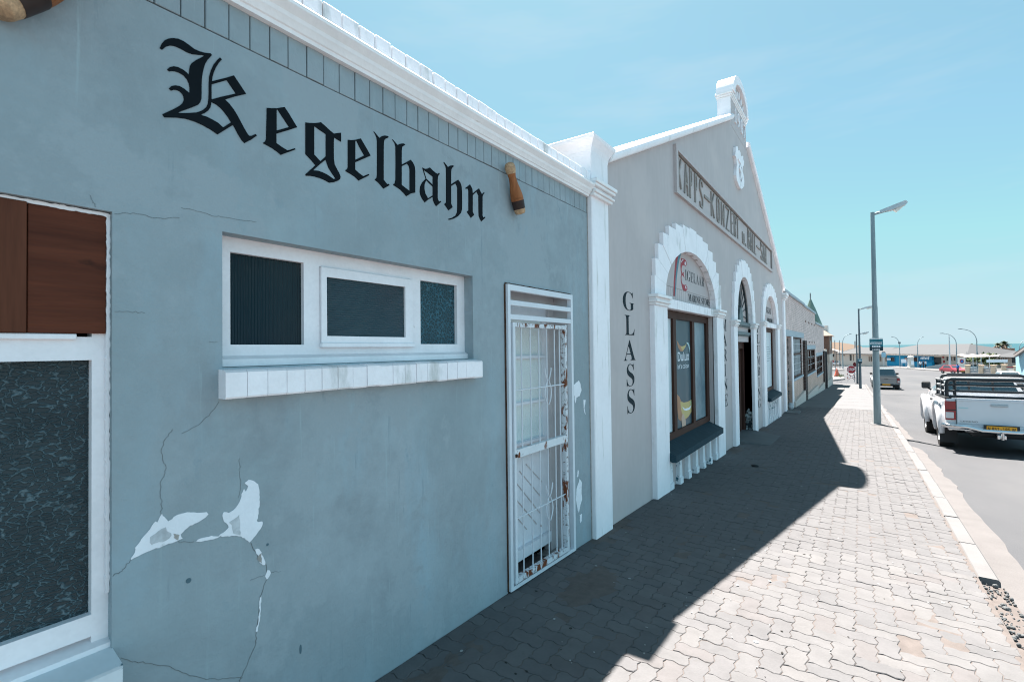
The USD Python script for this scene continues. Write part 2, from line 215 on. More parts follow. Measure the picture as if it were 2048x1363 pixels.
# ---------------------------------------------------------------- scene tree helpers
used = {}
def path_for(parent, name):
    base = parent + '/' + name; n = used.get(base, 0); used[base] = n + 1
    return base if n == 0 else f'{base}_{n:03d}'
def tag(prim, label=None, category=None, group=None, kind=None):
    for k, v in (('label', label), ('category', category), ('group', group), ('kind', kind)):
        if v: prim.SetCustomDataByKey(k, v)
    return prim
def thing(name, label, category, group=None, kind=None, loc=(0, 0, 0), rz=0.0, parent='/World', rx=0.0, sc=1.0):
    x = UsdGeom.Xform.Define(stage, path_for(parent, name))
    x.AddTranslateOp().Set(Gf.Vec3d(*map(float, loc)))
    if rz: x.AddRotateZOp().Set(math.degrees(rz))
    if rx: x.AddRotateXOp().Set(math.degrees(rx))
    if sc != 1: x.AddScaleOp().Set(Gf.Vec3f(1, 1, sc))
    tag(x.GetPrim(), label, category, group, kind); return str(x.GetPath())
def part(parent, name, mesh, m, smooth=False, label=None, kind=None):
    p = path_for(parent, name); g = usdkit.mesh(stage, p, mesh, M[m] if isinstance(m, str) else m, smooth=smooth)
    tag(g.GetPrim(), label, kind=kind); return p
def solo(name, mesh, m, label, category, group=None, kind=None, smooth=False):
    p = part('/World', name, mesh, m, smooth); tag(stage.GetPrimAtPath(p), label, category, group, kind); return p
def copy_of(src, loc, rz=0.0, label=None, group=None):
    s = stage.GetPrimAtPath(src); d = s.GetCustomData()
    p = UsdGeom.Xform.Define(stage, path_for('/World', src.split('/')[-1].rstrip('0123456789').rstrip('_') if src[-3:].isdigit() else src.split('/')[-1]))
    p.GetPrim().GetReferences().AddInternalReference(s.GetPath())
    p.ClearXformOpOrder(); p.AddTranslateOp().Set(Gf.Vec3d(*map(float, loc))); p.AddRotateZOp().Set(math.degrees(rz))
    p.GetPrim().SetInstanceable(True); tag(p.GetPrim(), label or d.get('label'), d.get('category'), group or d.get('group')); return str(p.GetPath())

# ---------------------------------------------------------------- mesh helpers
cat = lambda L: trimesh.util.concatenate(L)
def box(x0, x1, y0, y1, z0, z1, c=0.0):
    if c <= 0:
        return trimesh.creation.box(bounds=[[x0, y0, z0], [x1, y1, z1]])
    P = []
    for sx in (0, 1):
        for sy in (0, 1):
            for sz in (0, 1):
                X, Y, Z = (x0, x1)[sx], (y0, y1)[sy], (z0, z1)[sz]; dx, dy, dz = c * (1 - 2 * sx), c * (1 - 2 * sy), c * (1 - 2 * sz)
                P += [(X, Y + dy, Z + dz), (X + dx, Y, Z + dz), (X + dx, Y + dy, Z)]
    return trimesh.convex.convex_hull(np.array(P))
def hull(P): return trimesh.convex.convex_hull(np.array(P, float))
def rod(p, q, r, n=8):
    p, q = np.array(p, float), np.array(q, float); h = np.linalg.norm(q - p)
    m = trimesh.creation.cylinder(r, h, sections=n); m.apply_translation([0, 0, h / 2]); m.apply_transform(trimesh.geometry.align_vectors([0, 0, 1], (q - p) / h)); m.apply_translation(p); return m
def tube(pts, r, n=8):
    pts = np.array(pts, float); k = len(pts); r = np.broadcast_to(r, k); V = []; Fc = []
    t = np.gradient(pts, axis=0); t /= np.linalg.norm(t, axis=1)[:, None]
    a = np.array([0, 0, 1.0]) if abs(t[0][2]) < .9 else np.array([1.0, 0, 0]); u = np.cross(t[0], a); u /= np.linalg.norm(u)
    for i in range(k):
        u = u - t[i] * (u @ t[i]); u /= np.linalg.norm(u); v = np.cross(t[i], u)
        for j in range(n):
            an = 2 * math.pi * j / n; V.append(pts[i] + r[i] * (math.cos(an) * u + math.sin(an) * v))
    for i in range(k - 1):
        for j in range(n):
            a0, a1, b0, b1 = i * n + j, i * n + (j + 1) % n, (i + 1) * n + j, (i + 1) * n + (j + 1) % n; Fc += [(a0, a1, b1), (a0, b1, b0)]
    for i, s in ((0, 1), (k - 1, -1)):
        V.append(pts[i]); c = len(V) - 1
        for j in range(n):
            e = (c, i * n + (j + 1) % n, i * n + j) if s == 1 else (c, i * n + j, i * n + (j + 1) % n); Fc.append(e)
    return trimesh.Trimesh(np.array(V), np.array(Fc), process=False)
def ext(poly, x0, x1):
    """extrude a (Y, Z) polygon from x0 to x1"""
    if not hasattr(poly, 'geom_type'): poly = sg.Polygon(poly)
    poly = poly.buffer(0); out = []
    for g in getattr(poly, 'geoms', [poly]):
        if g.area < 1e-7: continue
        m = trimesh.creation.extrude_polygon(g, x1 - x0, engine='earcut'); v = m.vertices
        m.vertices = np.stack([v[:, 2] + x0, v[:, 0], v[:, 1]], 1); out.append(m)
    return cat(out)
def extz(poly, z0, z1):
    if not isinstance(poly, (sg.Polygon, sg.MultiPolygon)): poly = sg.Polygon(poly)
    poly = poly.buffer(0); out = []
    for g in getattr(poly, 'geoms', [poly]):
        m = trimesh.creation.extrude_polygon(g, z1 - z0, engine='earcut'); m.apply_translation([0, 0, z0]); out.append(m)
    return cat(out)
def rect(y0, y1, z0, z1): return sg.box(y0, z0, y1, z1)
def profile_y(prof, y0, y1):
    """sweep an (x, z) profile along y"""
    g = sg.Polygon(prof).buffer(0); m = trimesh.creation.extrude_polygon(g, y1 - y0, engine='earcut'); v = m.vertices
    m.vertices = np.stack([v[:, 0], y0 + v[:, 2], v[:, 1]], 1); m.invert(); return m
def lathe(prof, n=16):
    m = trimesh.creation.revolve(np.array(prof, float), sections=n); return m
def frame_along(m, origin, zdir, xdir=None):
    z = np.array(zdir, float); z /= np.linalg.norm(z); x = np.array(xdir if xdir is not None else ([1, 0, 0] if abs(z[0]) < .9 else [0, 1, 0]), float); x -= z * (x @ z); x /= np.linalg.norm(x); y = np.cross(z, x)
    T = np.eye(4); T[:3, 0], T[:3, 1], T[:3, 2], T[:3, 3] = x, y, z, origin; m = m.copy(); m.apply_transform(T); return m
_fonts = {}
def glyphs(text, serif=False, frak=False, thin=0.0):
    """shapely outline of lettering, capitals 1 high, from x=0"""
    from PIL import Image, ImageDraw, ImageFont
    if serif: text = ''.join(chr(0x1D400 + ord(c) - 65) if 'A' <= c <= 'Z' else c for c in text)
    f = ('NotoSansMath*' if serif else 'Inter*'); p = glob.glob('/opt/blender-*/*/datafiles/fonts/' + f)[0]
    if p not in _fonts: _fonts[p] = ImageFont.truetype(p, 140)
    font = _fonts[p]; x0, y0, x1, y1 = font.getbbox(text, anchor='ls'); im = Image.new('L', (int(x1 - x0) + 8, int(y1 - y0) + 8)); ImageDraw.Draw(im).text((4 - x0, 4 - y0), text, 255, font, anchor='ls')
    on = np.pad(np.asarray(im) > 127, ((0, 0), (1, 1))).astype(np.int8); r, s = np.nonzero(np.diff(on, axis=1) == 1); e = np.nonzero(np.diff(on, axis=1) == -1)[1]
    sh = shapely.union_all(shapely.box(s, -r - 1, e, -r)).buffer(.8).buffer(-.8 - thin).simplify(.6)
    return affinity.scale(affinity.translate(sh, -sh.bounds[0], -sh.bounds[1]), 1, 1, origin=(0, 0))
def fit(sh, y0, y1, z0, z1):
    b = sh.bounds; sh = affinity.translate(sh, -b[0], -b[1]); return affinity.translate(affinity.scale(sh, (y1 - y0) / (b[2] - b[0]), (z1 - z0) / (b[3] - b[1]), origin=(0, 0)), y0, z0)
def traced(pts, o, s, plane=0.0): return sg.Polygon([F(o[0] + a / s, o[1] + b / s, plane) for a, b in pts]).buffer(0)
def ribbon(pts, w):
    return sg.LineString(pts).buffer(w, cap_style=2, join_style=2)
def jag(pts, amp, n=3):
    out = []
    for a, b in zip(pts[:-1], pts[1:]):
        for k in range(n):
            t = k / n; out.append((a[0] + (b[0] - a[0]) * t + rng.uniform(-amp, amp) * (k > 0), a[1] + (b[1] - a[1]) * t + rng.uniform(-amp, amp) * (k > 0)))
    return out + [pts[-1]]

# ================================================================ SETTING: ground, road, pavement
def sheet(xs, ys, zf, x_of=None):
    V = np.array([[x if x_of is None else x_of(x, y), y, 0] for y in ys for x in xs], float); V[:, 2] = [zf(v[0], v[1]) for v in V]
    n = len(xs); Fc = [q for j in range(len(ys) - 1) for i in range(n - 1) for q in ((j * n + i, j * n + i + 1, (j + 1) * n + i + 1), (j * n + i, (j + 1) * n + i + 1, (j + 1) * n + i))]
    return trimesh.Trimesh(V, np.array(Fc), process=False)
ysl = [-60, -30, -10, 0, 3, 6, 10, 14, 17.5, 22, 26, 30, 36, 42, 45.8, 50, 55, 60, 66, 74, 85, 100, 112, 125, 140, 157, 172, 187, 210, 250, 300, 360, 420]
solo('ground', sheet([-900, -300, -80, -20, 0, 3, 20, 60, 200, 700, 1500], ysl + [430], lambda x, y: zroad(y) - .14), 'ground', 'pale bare ground sloping down towards the sea', 'ground', kind='structure')
solo('road', sheet([-1, -.5, 0, .25, .5, .75, 1], [y for y in ysl if -60 <= y <= 187], lambda x, y: zroad(y), lambda u, y: kerb_x(y) - .05 + (u + 1) / 2 * (55 - kerb_x(y)) if y < 57 else -70 + (u + 1) / 2 * 125), 'asphalt', 'worn pale grey asphalt street running downhill to a junction', 'road', kind='structure')
solo('sea', trimesh.Trimesh([[-9000, 400, -12.1], [30000, 400, -12.1], [30000, 40000, -12.1], [-9000, 40000, -12.1]], [[0, 1, 2], [0, 2, 3]], process=False), 'sea', 'strip of teal sea along the horizon', 'sea', kind='structure')

side = thing('sidewalk', 'herringbone paved sidewalk of grey concrete pavers along the buildings', 'sidewalk', kind='structure')
PAVE_END = 23.0
part(side, 'sand_bed', sheet([0, .35, .7, 1], [y for y in np.arange(-6, PAVE_END + .4, .5)], lambda x, y: zg(y) + .0010 + .0016 * math.sin(7 * x + 3 * y), lambda u, y: -.28 + u * (kerb_x(y) + .28)), 'sand', label='reddish sand in the joints and along the wall')
wv = .1125
def warp(p):
    x, y = p[:, 0], p[:, 1]
    return np.stack([x + .0095 * np.sin(2 * np.pi * y / wv), y + .0095 * np.sin(2 * np.pi * x / wv)], 1)
def paver_mesh(i, j, horiz):
    x0, y0 = i * wv, j * wv; x1, y1 = (x0 + 2 * wv, y0 + wv) if horiz else (x0 + wv, y0 + 2 * wv)
    nl, ns = 6, 4; nx, ny = (nl, ns) if horiz else (ns, nl)
    P = [(x0 + (x1 - x0) * k / nx, y0) for k in range(nx)] + [(x1, y0 + (y1 - y0) * k / ny) for k in range(ny)] + [(x1 - (x1 - x0) * k / nx, y1) for k in range(nx)] + [(x0, y1 - (y1 - y0) * k / ny) for k in range(ny)]
    P = np.array(P); c = np.array([(x0 + x1) / 2, (y0 + y1) / 2]); h = np.array([(x1 - x0) / 2, (y1 - y0) / 2])
    Wp = warp(P); wc = c
    def inset(d): return wc + (Wp - wc) * (1 - d / h)
    a, b, d = inset(.0016), inset(.0046), inset(.0016); n = len(P); kx = kerb_x(c[1]) - .006
    for q_, o in ((a, 0), (b, .004), (d, 0)): q_[:, 0] = np.clip(q_[:, 0], .004 + o, kx - o)
    c = np.array([np.clip(c[0], a[:, 0].min() + .01, a[:, 0].max() - .01), c[1]])
    tx, ty, dz = rng.gauss(0, .009), rng.gauss(0, .009), rng.gauss(0, .0014)
    zt = lambda q: np.array([zg(v[1]) for v in q]) + dz + (q - c) @ np.array([tx, ty])
    V = np.vstack([np.c_[b, zt(b) + .0045], np.c_[a, zt(a) + .0012], np.c_[d, zt(d) - .02], [[*c, float(zt(c[None])[0]) + .0048]]])
    Fc = []
    for k in range(n):
        k1 = (k + 1) % n; Fc += [(3 * n, k, k1), (k, n + k, n + k1), (k, n + k1, k1), (n + k, 2 * n + k, 2 * n + k1), (n + k, 2 * n + k1, n + k1)]
    return trimesh.Trimesh(V, np.array(Fc), process=False)
cand = []
for i in range(-1, 28):
    for j in range(-20, int(PAVE_END / wv)):
        m4 = (i - j) % 4
        if m4 not in (0, 3): continue
        hz = m4 == 0; xe = (i + (2 if hz else 1)) * wv; yc = (j + (.5 if hz else 1)) * wv
        if i * wv > kerb_x(yc) - .035 or xe < .035: continue
        if i * wv < .02 + .05 * meshkit.noise(np.array([yc * 2.2, 3.3, 1.0])) * 2 and 4.3 < yc < 5.2: continue
        q = np.array([(i + .5) * wv, yc, zg(yc)]) - CAM; zc = q @ FW
        if zc < .5: continue
        u, v = FPX * (q @ RT) / zc, FPX * (q @ UP) / zc
        infr = abs(u) < 1080 and abs(v) < 720
        cand.append(((0 if infr else 1), zc, i, j, hz))
cand.sort()
for k, (_, _, i, j, hz) in enumerate(cand[:300]):
    part(side, 'paver', paver_mesh(i, j, hz), f'paver{rng.choice([0, 0, 1, 1, 2, 3, 4])}')
part(side, 'paver_field', cat([paver_mesh(i, j, hz) for _, _, i, j, hz in cand[300:]]), 'paverfar', kind='stuff')
# concrete slabs beyond the pavers
ye = PAVE_END + .02; k = 0
while ye < 55:
    y2 = min(ye + (2.6 if k else 2.2), 55.2)
    for a, b in ((0, .5), (.5, 1)):
        x0, x1 = -.25 + a * (kerb_x(ye) + .25) + .008, -.25 + b * (kerb_x(ye) + .25) - .008
        part(side, 'slab', hull([(x, y, z + d) for x in (x0, x1 - (kerb_x(ye) - kerb_x(y2)) * b) for y, z in ((ye + .01, zg(ye)), (y2 - .01, zg(y2))) for d in (.006, -.05)]), 'slab')
    ye = y2; k += 1
part(side, 'slab_bed', sheet([0, 1], [22.9, 26, 30, 36, 42, 45.8, 50, 55], lambda x, y: zg(y) - .008, lambda u, y: -.3 + u * (kerb_x(y) + .3)), 'sand')
# kerb stones and gutter
yk = 5.55; k = 0
while yk < 55:
    y2 = yk + 1.0 + rng.uniform(-.05, .05); x0 = kerb_x((yk + y2) / 2); dd = rng.uniform(-.004, .004)
    if 3.6 < yk and yk >= 5.5:
        kz = zg((yk + y2) / 2)
        part(side, 'kerb_stone', hull([(x0 + sx, yy + e, zg(yy) + dz + dd) for yy, e in ((yk, .006), (y2, -.006)) for sx, dz in ((.012, .004), (.0, -.01), (.0, -.4), (.125, .002), (.14, -.014), (.155, -.4))]), 'kerb')
    yk = y2
for y0 in (-4.2, -3.2, -2.2, -1.2, -.2, .8):
    part(side, 'kerb_stone', hull([(kerb_x(y0) + sx, yy, zg(yy) + dz) for yy in (y0 + .006, y0 + .994) for sx, dz in ((.012, .004), (0, -.4), (.14, -.012), (.155, -.4))]), 'kerb')
# ragged concrete gutter apron between kerb and asphalt
gy = np.arange(-6, 56, .28); edge = [kerb_x(y) + .155 + .27 + .10 * (meshkit.fbm(np.array([y * .9, 2.0, .3])) - .5) * 2 + rng.uniform(-.022, .022) - min(.12, max(0, y - 18) * .01) for y in gy]
V = []; Fc = []
for k, y in enumerate(gy):
    V += [(kerb_x(y) + .13, y, zroad(y) + .018), (edge[k], y, zroad(y) + .006), (edge[k] + .012, y, zroad(y) - .02)]
for k in range(len(gy) - 1):
    a = 3 * k
    for o in (0, 1): Fc += [(a + o, a + o + 1, a + o + 4), (a + o, a + o + 4, a + o + 3)]
part(side, 'gutter_apron', trimesh.Trimesh(np.array(V), np.array(Fc), process=False), 'gutter')
# rubble where a kerb stone is missing
rub = []
for _ in range(420):
    y = rng.uniform(1.8, 5.5); x = kerb_x(y) + rng.uniform(.0, .15); r = abs(rng.gauss(.005, .004)) + .0025
    s = trimesh.creation.icosphere(1, r); s.vertices *= nrg.uniform(.7, 1.3, 3); s.apply_translation([x, y, zg(y) - .035 + r * .4]); rub.append(s)
part(side, 'rubble', cat(rub), 'rubble', kind='stuff')
part(side, 'rubble_bed', sheet([0, .5, 1], np.arange(1.75, 5.6, .25), lambda x, y: zg(y) - .038 + .006 * math.sin(9 * x + 5 * y), lambda u, y: kerb_x(y) - .01 + u * .165), 'sand')

# ================================================================ BLUE BUILDING
ke = thing('skittle_alley_building', 'blue-grey plastered building with black blackletter sign and small barred door', 'building')
wall = rect(-6, 4.487, -.6, 3.09).difference(rect(-1.1, .652, .70, 2.262)).difference(rect(1.03, 2.692, 1.688, 2.262)).difference(rect(3.07, 4.115, -.5, 2.252))
part(ke, 'wall', ext(wall, -.24, 0), 'blue')
part(ke, 'side_wall', cat([box(-7, -.24, 4.25, 4.48, -1, 3.2), box(-7, -6.8, -6, 4.25, -1, 3.2), box(-7, -.24, -6, -5.8, -1, 3.2)]), 'blue')
part(ke, 'roof', box(-7, -.16, -6, 4.48, 3.2, 3.3), mat('dark_roofing', (.07, .065, .06), .9, .1))
part(ke, 'floor', box(-6.8, -.24, -5.8, 4.25, -.2, -.1), 'darkroom')
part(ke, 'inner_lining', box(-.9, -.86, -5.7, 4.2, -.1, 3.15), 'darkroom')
part(ke, 'joint_band', box(-.2, -.010, -6, 4.487, 3.085, 3.255), 'bluejoint')
y = -1.0
while y < 4.47:
    w = .0935 + rng.uniform(-.004, .004); y1 = min(y + w, 4.484)
    d = rng.uniform(-.0025, .002)
    part(ke, 'soldier_brick', box(-.12, .0005 + d, y + .0022, y1 - .0022, 3.0965 + rng.uniform(-.001, .001), 3.252, .0025), 'blue')
    y = y1
prof = [(-.1, 3.25), (.028, 3.25), (.032, 3.268), (.040, 3.272), (.052, 3.292), (.060, 3.300), (.066, 3.318), (.090, 3.338), (.098, 3.345), (.100, 3.362), (.092, 3.372), (.06, 3.378), (-.1, 3.378)]
part(ke, 'cornice', profile_y(prof, -6, 4.482), 'cornice', smooth=25)
y = -.9
while y < 4.46:
    w = .112 + rng.uniform(-.008, .008); y1 = min(y + w, 4.478); top = 3.488 + rng.uniform(-.003, .003)
    part(ke, 'coping_brick', box(-.14, .052 + rng.uniform(-.003, .003), y + .0015, y1 - .0015, 3.376, top, .006), 'whitebrick')
    y = y1
part(ke, 'corner_gap', ext(sg.Polygon([(4.484, -.6), (4.502, -.6), (4.50, 3.25), (4.487, 3.25)]), -.1, .004), 'cement')

# blackletter sign
Z1, Z2, Z3, Z4 = ((300, 60), 5.678), ((510, 200), 7.574), ((680, 250), 8.017), ((830, 310), 8.533)
LET = [
 (Z1, [[(108,210),(130,160),(165,120),(210,100),(260,95),(320,103),(380,130),(440,172),(500,218),(560,245),(620,262),(685,268),(702,288),(680,312),(650,345),(625,385),(610,430),(598,480),(588,540),(584,620),(584,720),(582,780),(570,820),(548,848),(510,868),(450,890),(380,915),(300,946),(420,945),(530,938),(590,915),(635,880),(655,840),(662,780),(664,700),(665,600),(670,530),(690,460),(720,395),(760,345),(792,314),(814,338),(780,375),(745,430),(720,490),(706,540),(700,585),(860,545),(950,518),(1090,728),(970,755),(850,792),(900,840),(950,905),(990,970),(1030,1045),(1070,1120),(1105,1180),(1125,1203),(1150,1203),(1195,1182),(1212,1200),(1150,1245),(1070,1286),(1040,1255),(1005,1200),(970,1135),(940,1080),(765,1188),(680,1130),(600,1085),(500,1040),(400,1010),(300,997),(160,994),(137,960),(200,930),(270,898),(330,865),(365,835),(383,795),(378,760),(360,725),(330,697),(295,683),(265,682),(238,692),(212,668),(240,640),(285,630),(335,640),(385,668),(445,718),(447,660),(438,610),(415,560),(380,520),(330,490),(280,472),(240,470),(217,474),(191,453),(220,425),(265,414),(315,424),(365,448),(410,480),(440,512),(443,460),(452,410),(470,380),(520,345),(580,315),(622,290),(540,285),(475,278),(420,258),(370,230),(320,205),(270,185),(225,180),(180,192),(135,228)],
   [(697,620),(697,790),(800,762),(972,724),(868,572)], [(694,820),(750,850),(800,890),(840,935),(880,990),(918,1050),(828,1108),(770,1055),(700,1015),(640,985),(572,966),(620,945),(660,915),(685,880),(692,845)]]),
 (Z2, [[(175,122),(250,127),(330,128),(400,115),(445,110),(500,190),(560,290),(636,415),(480,465),(320,512),(322,655),(400,710),(490,765),(600,732),(610,752),(490,795),(385,833),(330,785),(260,735),(190,695),(123,660),(125,643),(150,630),(165,590),(168,400),(172,250)], [(325,150),(325,465),(512,412),(420,275),(340,150)]]),
 (Z2, [[(760,342),(830,350),(900,352),(960,345),(995,338),(1060,395),(1130,460),(1190,510),(1300,497),(1300,635),(1240,600),(1192,570),(1190,700),(1192,900),(1205,980),(1240,1050),(1275,1110),(1293,1165),(1285,1200),(1250,1225),(1190,1245),(1120,1253),(1050,1215),(980,1185),(900,1162),(830,1150),(770,1150),(758,1130),(840,1055),(912,990),(840,905),(760,820)], [(893,398),(893,825),(988,930),(1068,855),(1068,520),(980,460)], [(1068,905),(990,965),(876,1066),(950,1072),(1020,1095),(1090,1130),(1150,1170),(1190,1200),(1215,1188),(1160,1110),(1110,1030),(1080,950)]]),
 (Z3, [[(122,240),(180,245),(250,238),(330,217),(390,320),(440,405),(488,493),(360,548),(240,600),(240,715),(300,770),(370,822),(455,787),(468,803),(380,850),(295,892),(230,830),(170,790),(85,740),(88,722),(112,705),(122,670)], [(242,258),(242,560),(385,490),(310,360),(262,258)]]),
 (Z3, [[(540,102),(580,150),(630,210),(665,182),(715,170),(760,178),(777,192),(765,207),(730,220),(708,245),(700,280),(698,400),(698,880),(755,950),(778,943),(792,965),(740,995),(693,1022),(650,970),(600,915),(555,880),(557,868),(580,855),(590,800),(592,500),(590,260),(580,200),(560,150),(536,112)]]),
 (Z3, [[(840,230),(880,275),(918,322),(960,303),(1010,296),(1045,312),(1030,328),(1000,345),(990,370),(987,420),(987,635),(1060,597),(1132,558),(1170,610),(1195,665),(1203,730),(1203,900),(1203,1085),(1140,1095),(1060,1142),(1010,1085),(960,1035),(900,995),(850,962),(855,948),(875,935),(885,880),(888,600),(885,340),(870,290),(835,240)], [(987,662),(987,962),(1050,1010),(1112,1058),(1112,720),(1105,670),(1085,635),(1070,620)]]),
 (Z4, [[(120,215),(170,238),(215,232),(250,213),(300,265),(350,305),(385,325),(408,305),(420,322),(400,345),(388,375),(385,420),(385,740),(395,775),(415,795),(435,783),(445,797),(400,838),(357,875),(325,825),(305,775),(300,715),(222,760),(163,810),(120,750),(90,690),(77,620),(85,540),(115,475),(180,405),(155,330)], [(145,255),(165,320),(190,405),(245,455),(298,510),(298,370),(220,310)], [(188,432),(160,500),(158,580),(175,660),(220,740),(298,690),(298,540),(245,490)]]),
 (Z4, [[(492,120),(525,160),(560,208),(595,182),(640,178),(665,190),(635,215),(620,245),(613,290),(613,500),(675,460),(735,422),(775,480),(793,540),(798,620),(800,800),(798,930),(780,990),(730,1045),(660,1085),(575,1108),(563,1090),(630,1070),(685,1035),(712,985),(718,930),(718,560),(705,520),(685,487),(613,530),(613,830),(640,890),(570,945),(535,895),(497,840),(528,808),(528,400),(526,230),(510,180),(485,130)]]),
 (Z4, [[(935,503),(960,545),(978,590),(983,655),(1030,615),(1090,570),(1110,615),(1140,668),(1175,635),(1182,650),(1155,685),(1150,720),(1150,1030),(1160,1062),(1175,1068),(1190,1050),(1196,1070),(1130,1133),(1105,1095),(1085,1040),(1080,980),(1078,690),(1045,625),(983,685),(983,975),(1008,1020),(950,1072),(915,1020),(880,972),(908,945),(908,620),(903,585),(885,570),(865,580),(855,565),(895,535)]]),
]
for (o, s), rings in LET:
    g = traced(rings[0], o, s)
    for h in rings[1:]: g = g.difference(traced(h, o, s))
    part(ke, 'letter', ext(g.buffer(.0015).buffer(-.0015), .0005, .0025), 'black')

# peeled paint and cracks
ZP = ((230, 920), 5.242); Zc = ((0, 800), 2.4214); Za = ((0, 0), 2.9243); Zg6 = ((960, 520), 3.893); Zg7 = ((960, 840), 3.787); Zw = ((0, 360), 2.726)
peels = [
 (ZP, [(485,560),(520,590),(560,645),(600,605),(650,570),(710,548),(790,540),(880,545),(960,543),(982,555),(970,575),(920,610),(850,655),(770,695),(720,735),(685,775),(710,808),(690,830),(655,838),(620,850),(540,882),(450,915),(320,960),(250,1000),(180,1035),(152,1035),(180,1000),(208,970),(210,910),(240,865),(280,810),(340,750),(380,690),(420,640),(445,650),(465,610)], 'peel'),
 (ZP, [(1360,240),(1390,210),(1420,205),(1460,215),(1500,250),(1512,320),(1510,420),(1505,560),(1480,630),(1500,650),(1545,632),(1545,680),(1510,740),(1410,862),(1385,835),(1310,797),(1240,785),(1150,795),(1100,790),(1040,825),(960,835),(840,852),(880,820),(980,795),(1080,795),(1130,755),(1190,710),(1175,665),(1135,630),(1122,570),(1140,535),(1190,545),(1240,520),(1280,475),(1310,415),(1350,290),(1370,328),(1393,280),(1390,255)], 'peel'),
 (ZP, [(1465,930),(1500,920),(1530,960),(1545,1010),(1580,1060),(1575,1095),(1540,1098),(1505,1050),(1495,990)], 'peel'),
 (ZP, [(1590,1155),(1615,1150),(1635,1175),(1590,1258),(1575,1215)], 'peel'),
 (Zg6, [(768,935),(780,960),(790,1010),(775,1055),(750,1070),(745,1115),(738,1100),(735,1060),(722,1030),(728,970)], 'peel'),
 (Zg6, [(805,1085),(822,1085),(818,1120),(812,1150),(822,1205),(810,1180),(806,1140)], 'peel'),
 (Zg7, [(740,375),(748,380),(742,430),(733,425)], 'peel'),
 (Zg7, [(755,440),(770,470),(768,540),(773,600),(760,640),(748,700),(740,680),(725,600),(730,520)], 'peel'),
 (Zg7, [(755,715),(772,705),(770,760),(757,780)], 'peel')]
def ragged(g, amp, step):
    out = []
    for q in getattr(g, 'geoms', [g]):
        L = q.exterior.length; n = max(8, int(L / step)); pts = []
        for k in range(n):
            p = q.exterior.interpolate(k * L / n); pts.append((p.x + rng.gauss(0, amp), p.y + rng.gauss(0, amp)))
        out.append(sg.Polygon(pts).buffer(0))
    return so.unary_union(out)
for z, pts, m in peels:
    part(ke, 'peeled_patch', ext(ragged(traced(pts, *z), .0014, .010), .0004, .0016), m)
for z, pts in [(ZP, [(610,770),(680,775),(655,835),(615,820)]), (ZP, [(1500,985),(1525,975),(1535,1040),(1540,1095),(1510,1070),(1497,1020)]), (ZP, [(380,800),(520,700),(560,760),(600,800),(500,840),(370,890),(360,850)]), (ZP, [(1200,660),(1300,570),(1310,780),(1250,780),(1230,720)])]:
    part(ke, 'bare_cement_spot', ext(ragged(traced(pts, *z), .003, .012), .0012, .0021), 'cement' if len(pts) < 7 and pts[0][0] in (610, 1500) else M['peel'] if False else mat(f'thin_cement_{pts[0][0]}', (.50, .525, .55), .9, .15, 20, 80))
cracks = [(Zc, [(1060,5),(1020,60),(960,120),(880,160)], .0017), (Zc, [(835,140),(795,195),(780,250),(800,310),(800,350),(775,400),(775,450),(785,490),(780,550)], .0017), (Zc, [(1160,280),(1160,350),(1165,400),(1155,470)], .0014),
 (Zc, [(1215,690),(1250,760),(1290,800),(1290,870),(1260,950),(1255,1040),(1240,1130),(1240,1170),(1200,1270),(1165,1340),(1160,1363)], .0030), (Zc, [(1165,1340),(1100,1345),(1000,1350),(900,1320),(820,1285),(700,1270),(640,1265),(585,1245)], .0020), (Zc, [(640,765),(610,800),(580,830),(545,850)], .0017), (Zc, [(940,683),(870,688),(850,675)], .0018),
 (Za, [(670,1250),(780,1245),(900,1275),(1050,1275)], .0016), (Za, [(1060,1215),(1150,1235),(1250,1265),(1330,1272),(1500,1300)], .0015), (Za, [(525,1140),(545,1180),(560,1210)], .0012), (Zw, [(625,715),(700,715),(790,725)], .0013), (Zw, [(1140,880),(1185,882)], .0010),
 (Zc, [(1310,832),(1360,828)], .0012), (Zc, [(1210,870),(1280,845)], .0013)]
for z, pts, w in cracks:
    P = jag([F(z[0][0] + a / z[1], z[0][1] + b / z[1]) for a, b in pts], .0035, 5)
    part(ke, 'crack', ext(ribbon(P, w * .42), .0003, .0010), 'crack')
P = [F(Zc[0][0] + a / Zc[1], Zc[0][1] + b / Zc[1]) for a, b in [(1262,950),(1256,1040),(1244,1120)]]
part(ke, 'peeled_patch', ext(ragged(ribbon(jag(P, .003, 5), .0032), .0012, .008), .0012, .0018), 'peel')
for (a, b, r) in [(377, 1160, .010), (535, 1088, .006), (601, 1297, .006)]:
    yy, zz = F(a, b); part(ke, 'stain_spot', ext(affinity.scale(sg.Point(yy, zz).buffer(r, 8), 1, 1.0 if a != 601 else 3.6), .0003, .0008), mat(f'damp_stain_{a}', (.085, .145, .175), .8, .1))

# left boarded window (part of it in the frame)
wn = thing('boarded_window', None, None, parent=ke)
fx0, fx1 = -.085, -.035
part(wn, 'frame', cat([box(fx0, fx1, .604, .652, .70, 2.262), box(fx0, fx1, -1.1, .604, .762, .838), box(fx0, fx1, -1.1, .604, 1.730, 1.812), box(fx0, fx1 - .002, -1.1, .652, 2.235, 2.262)]), 'whitewood')
part(wn, 'drip_rail', box(fx1, -.022, -1.1, .560, 1.802, 1.822, .003), 'whitewood')
part(wn, 'sill_board', hull([(-.085, y_, z_) for y_ in (-1.1, .652) for z_ in (.70, .765)] + [(-.012, y_, z_) for y_ in (-1.1, .652) for z_ in (.70, .728)]), 'whitewood')
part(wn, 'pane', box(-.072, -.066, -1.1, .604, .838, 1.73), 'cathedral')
part(wn, 'board', box(-.034, -.020, .434, .640, 1.824, 2.246, .0015), 'ply', label='brown plywood board with horizontal grain')
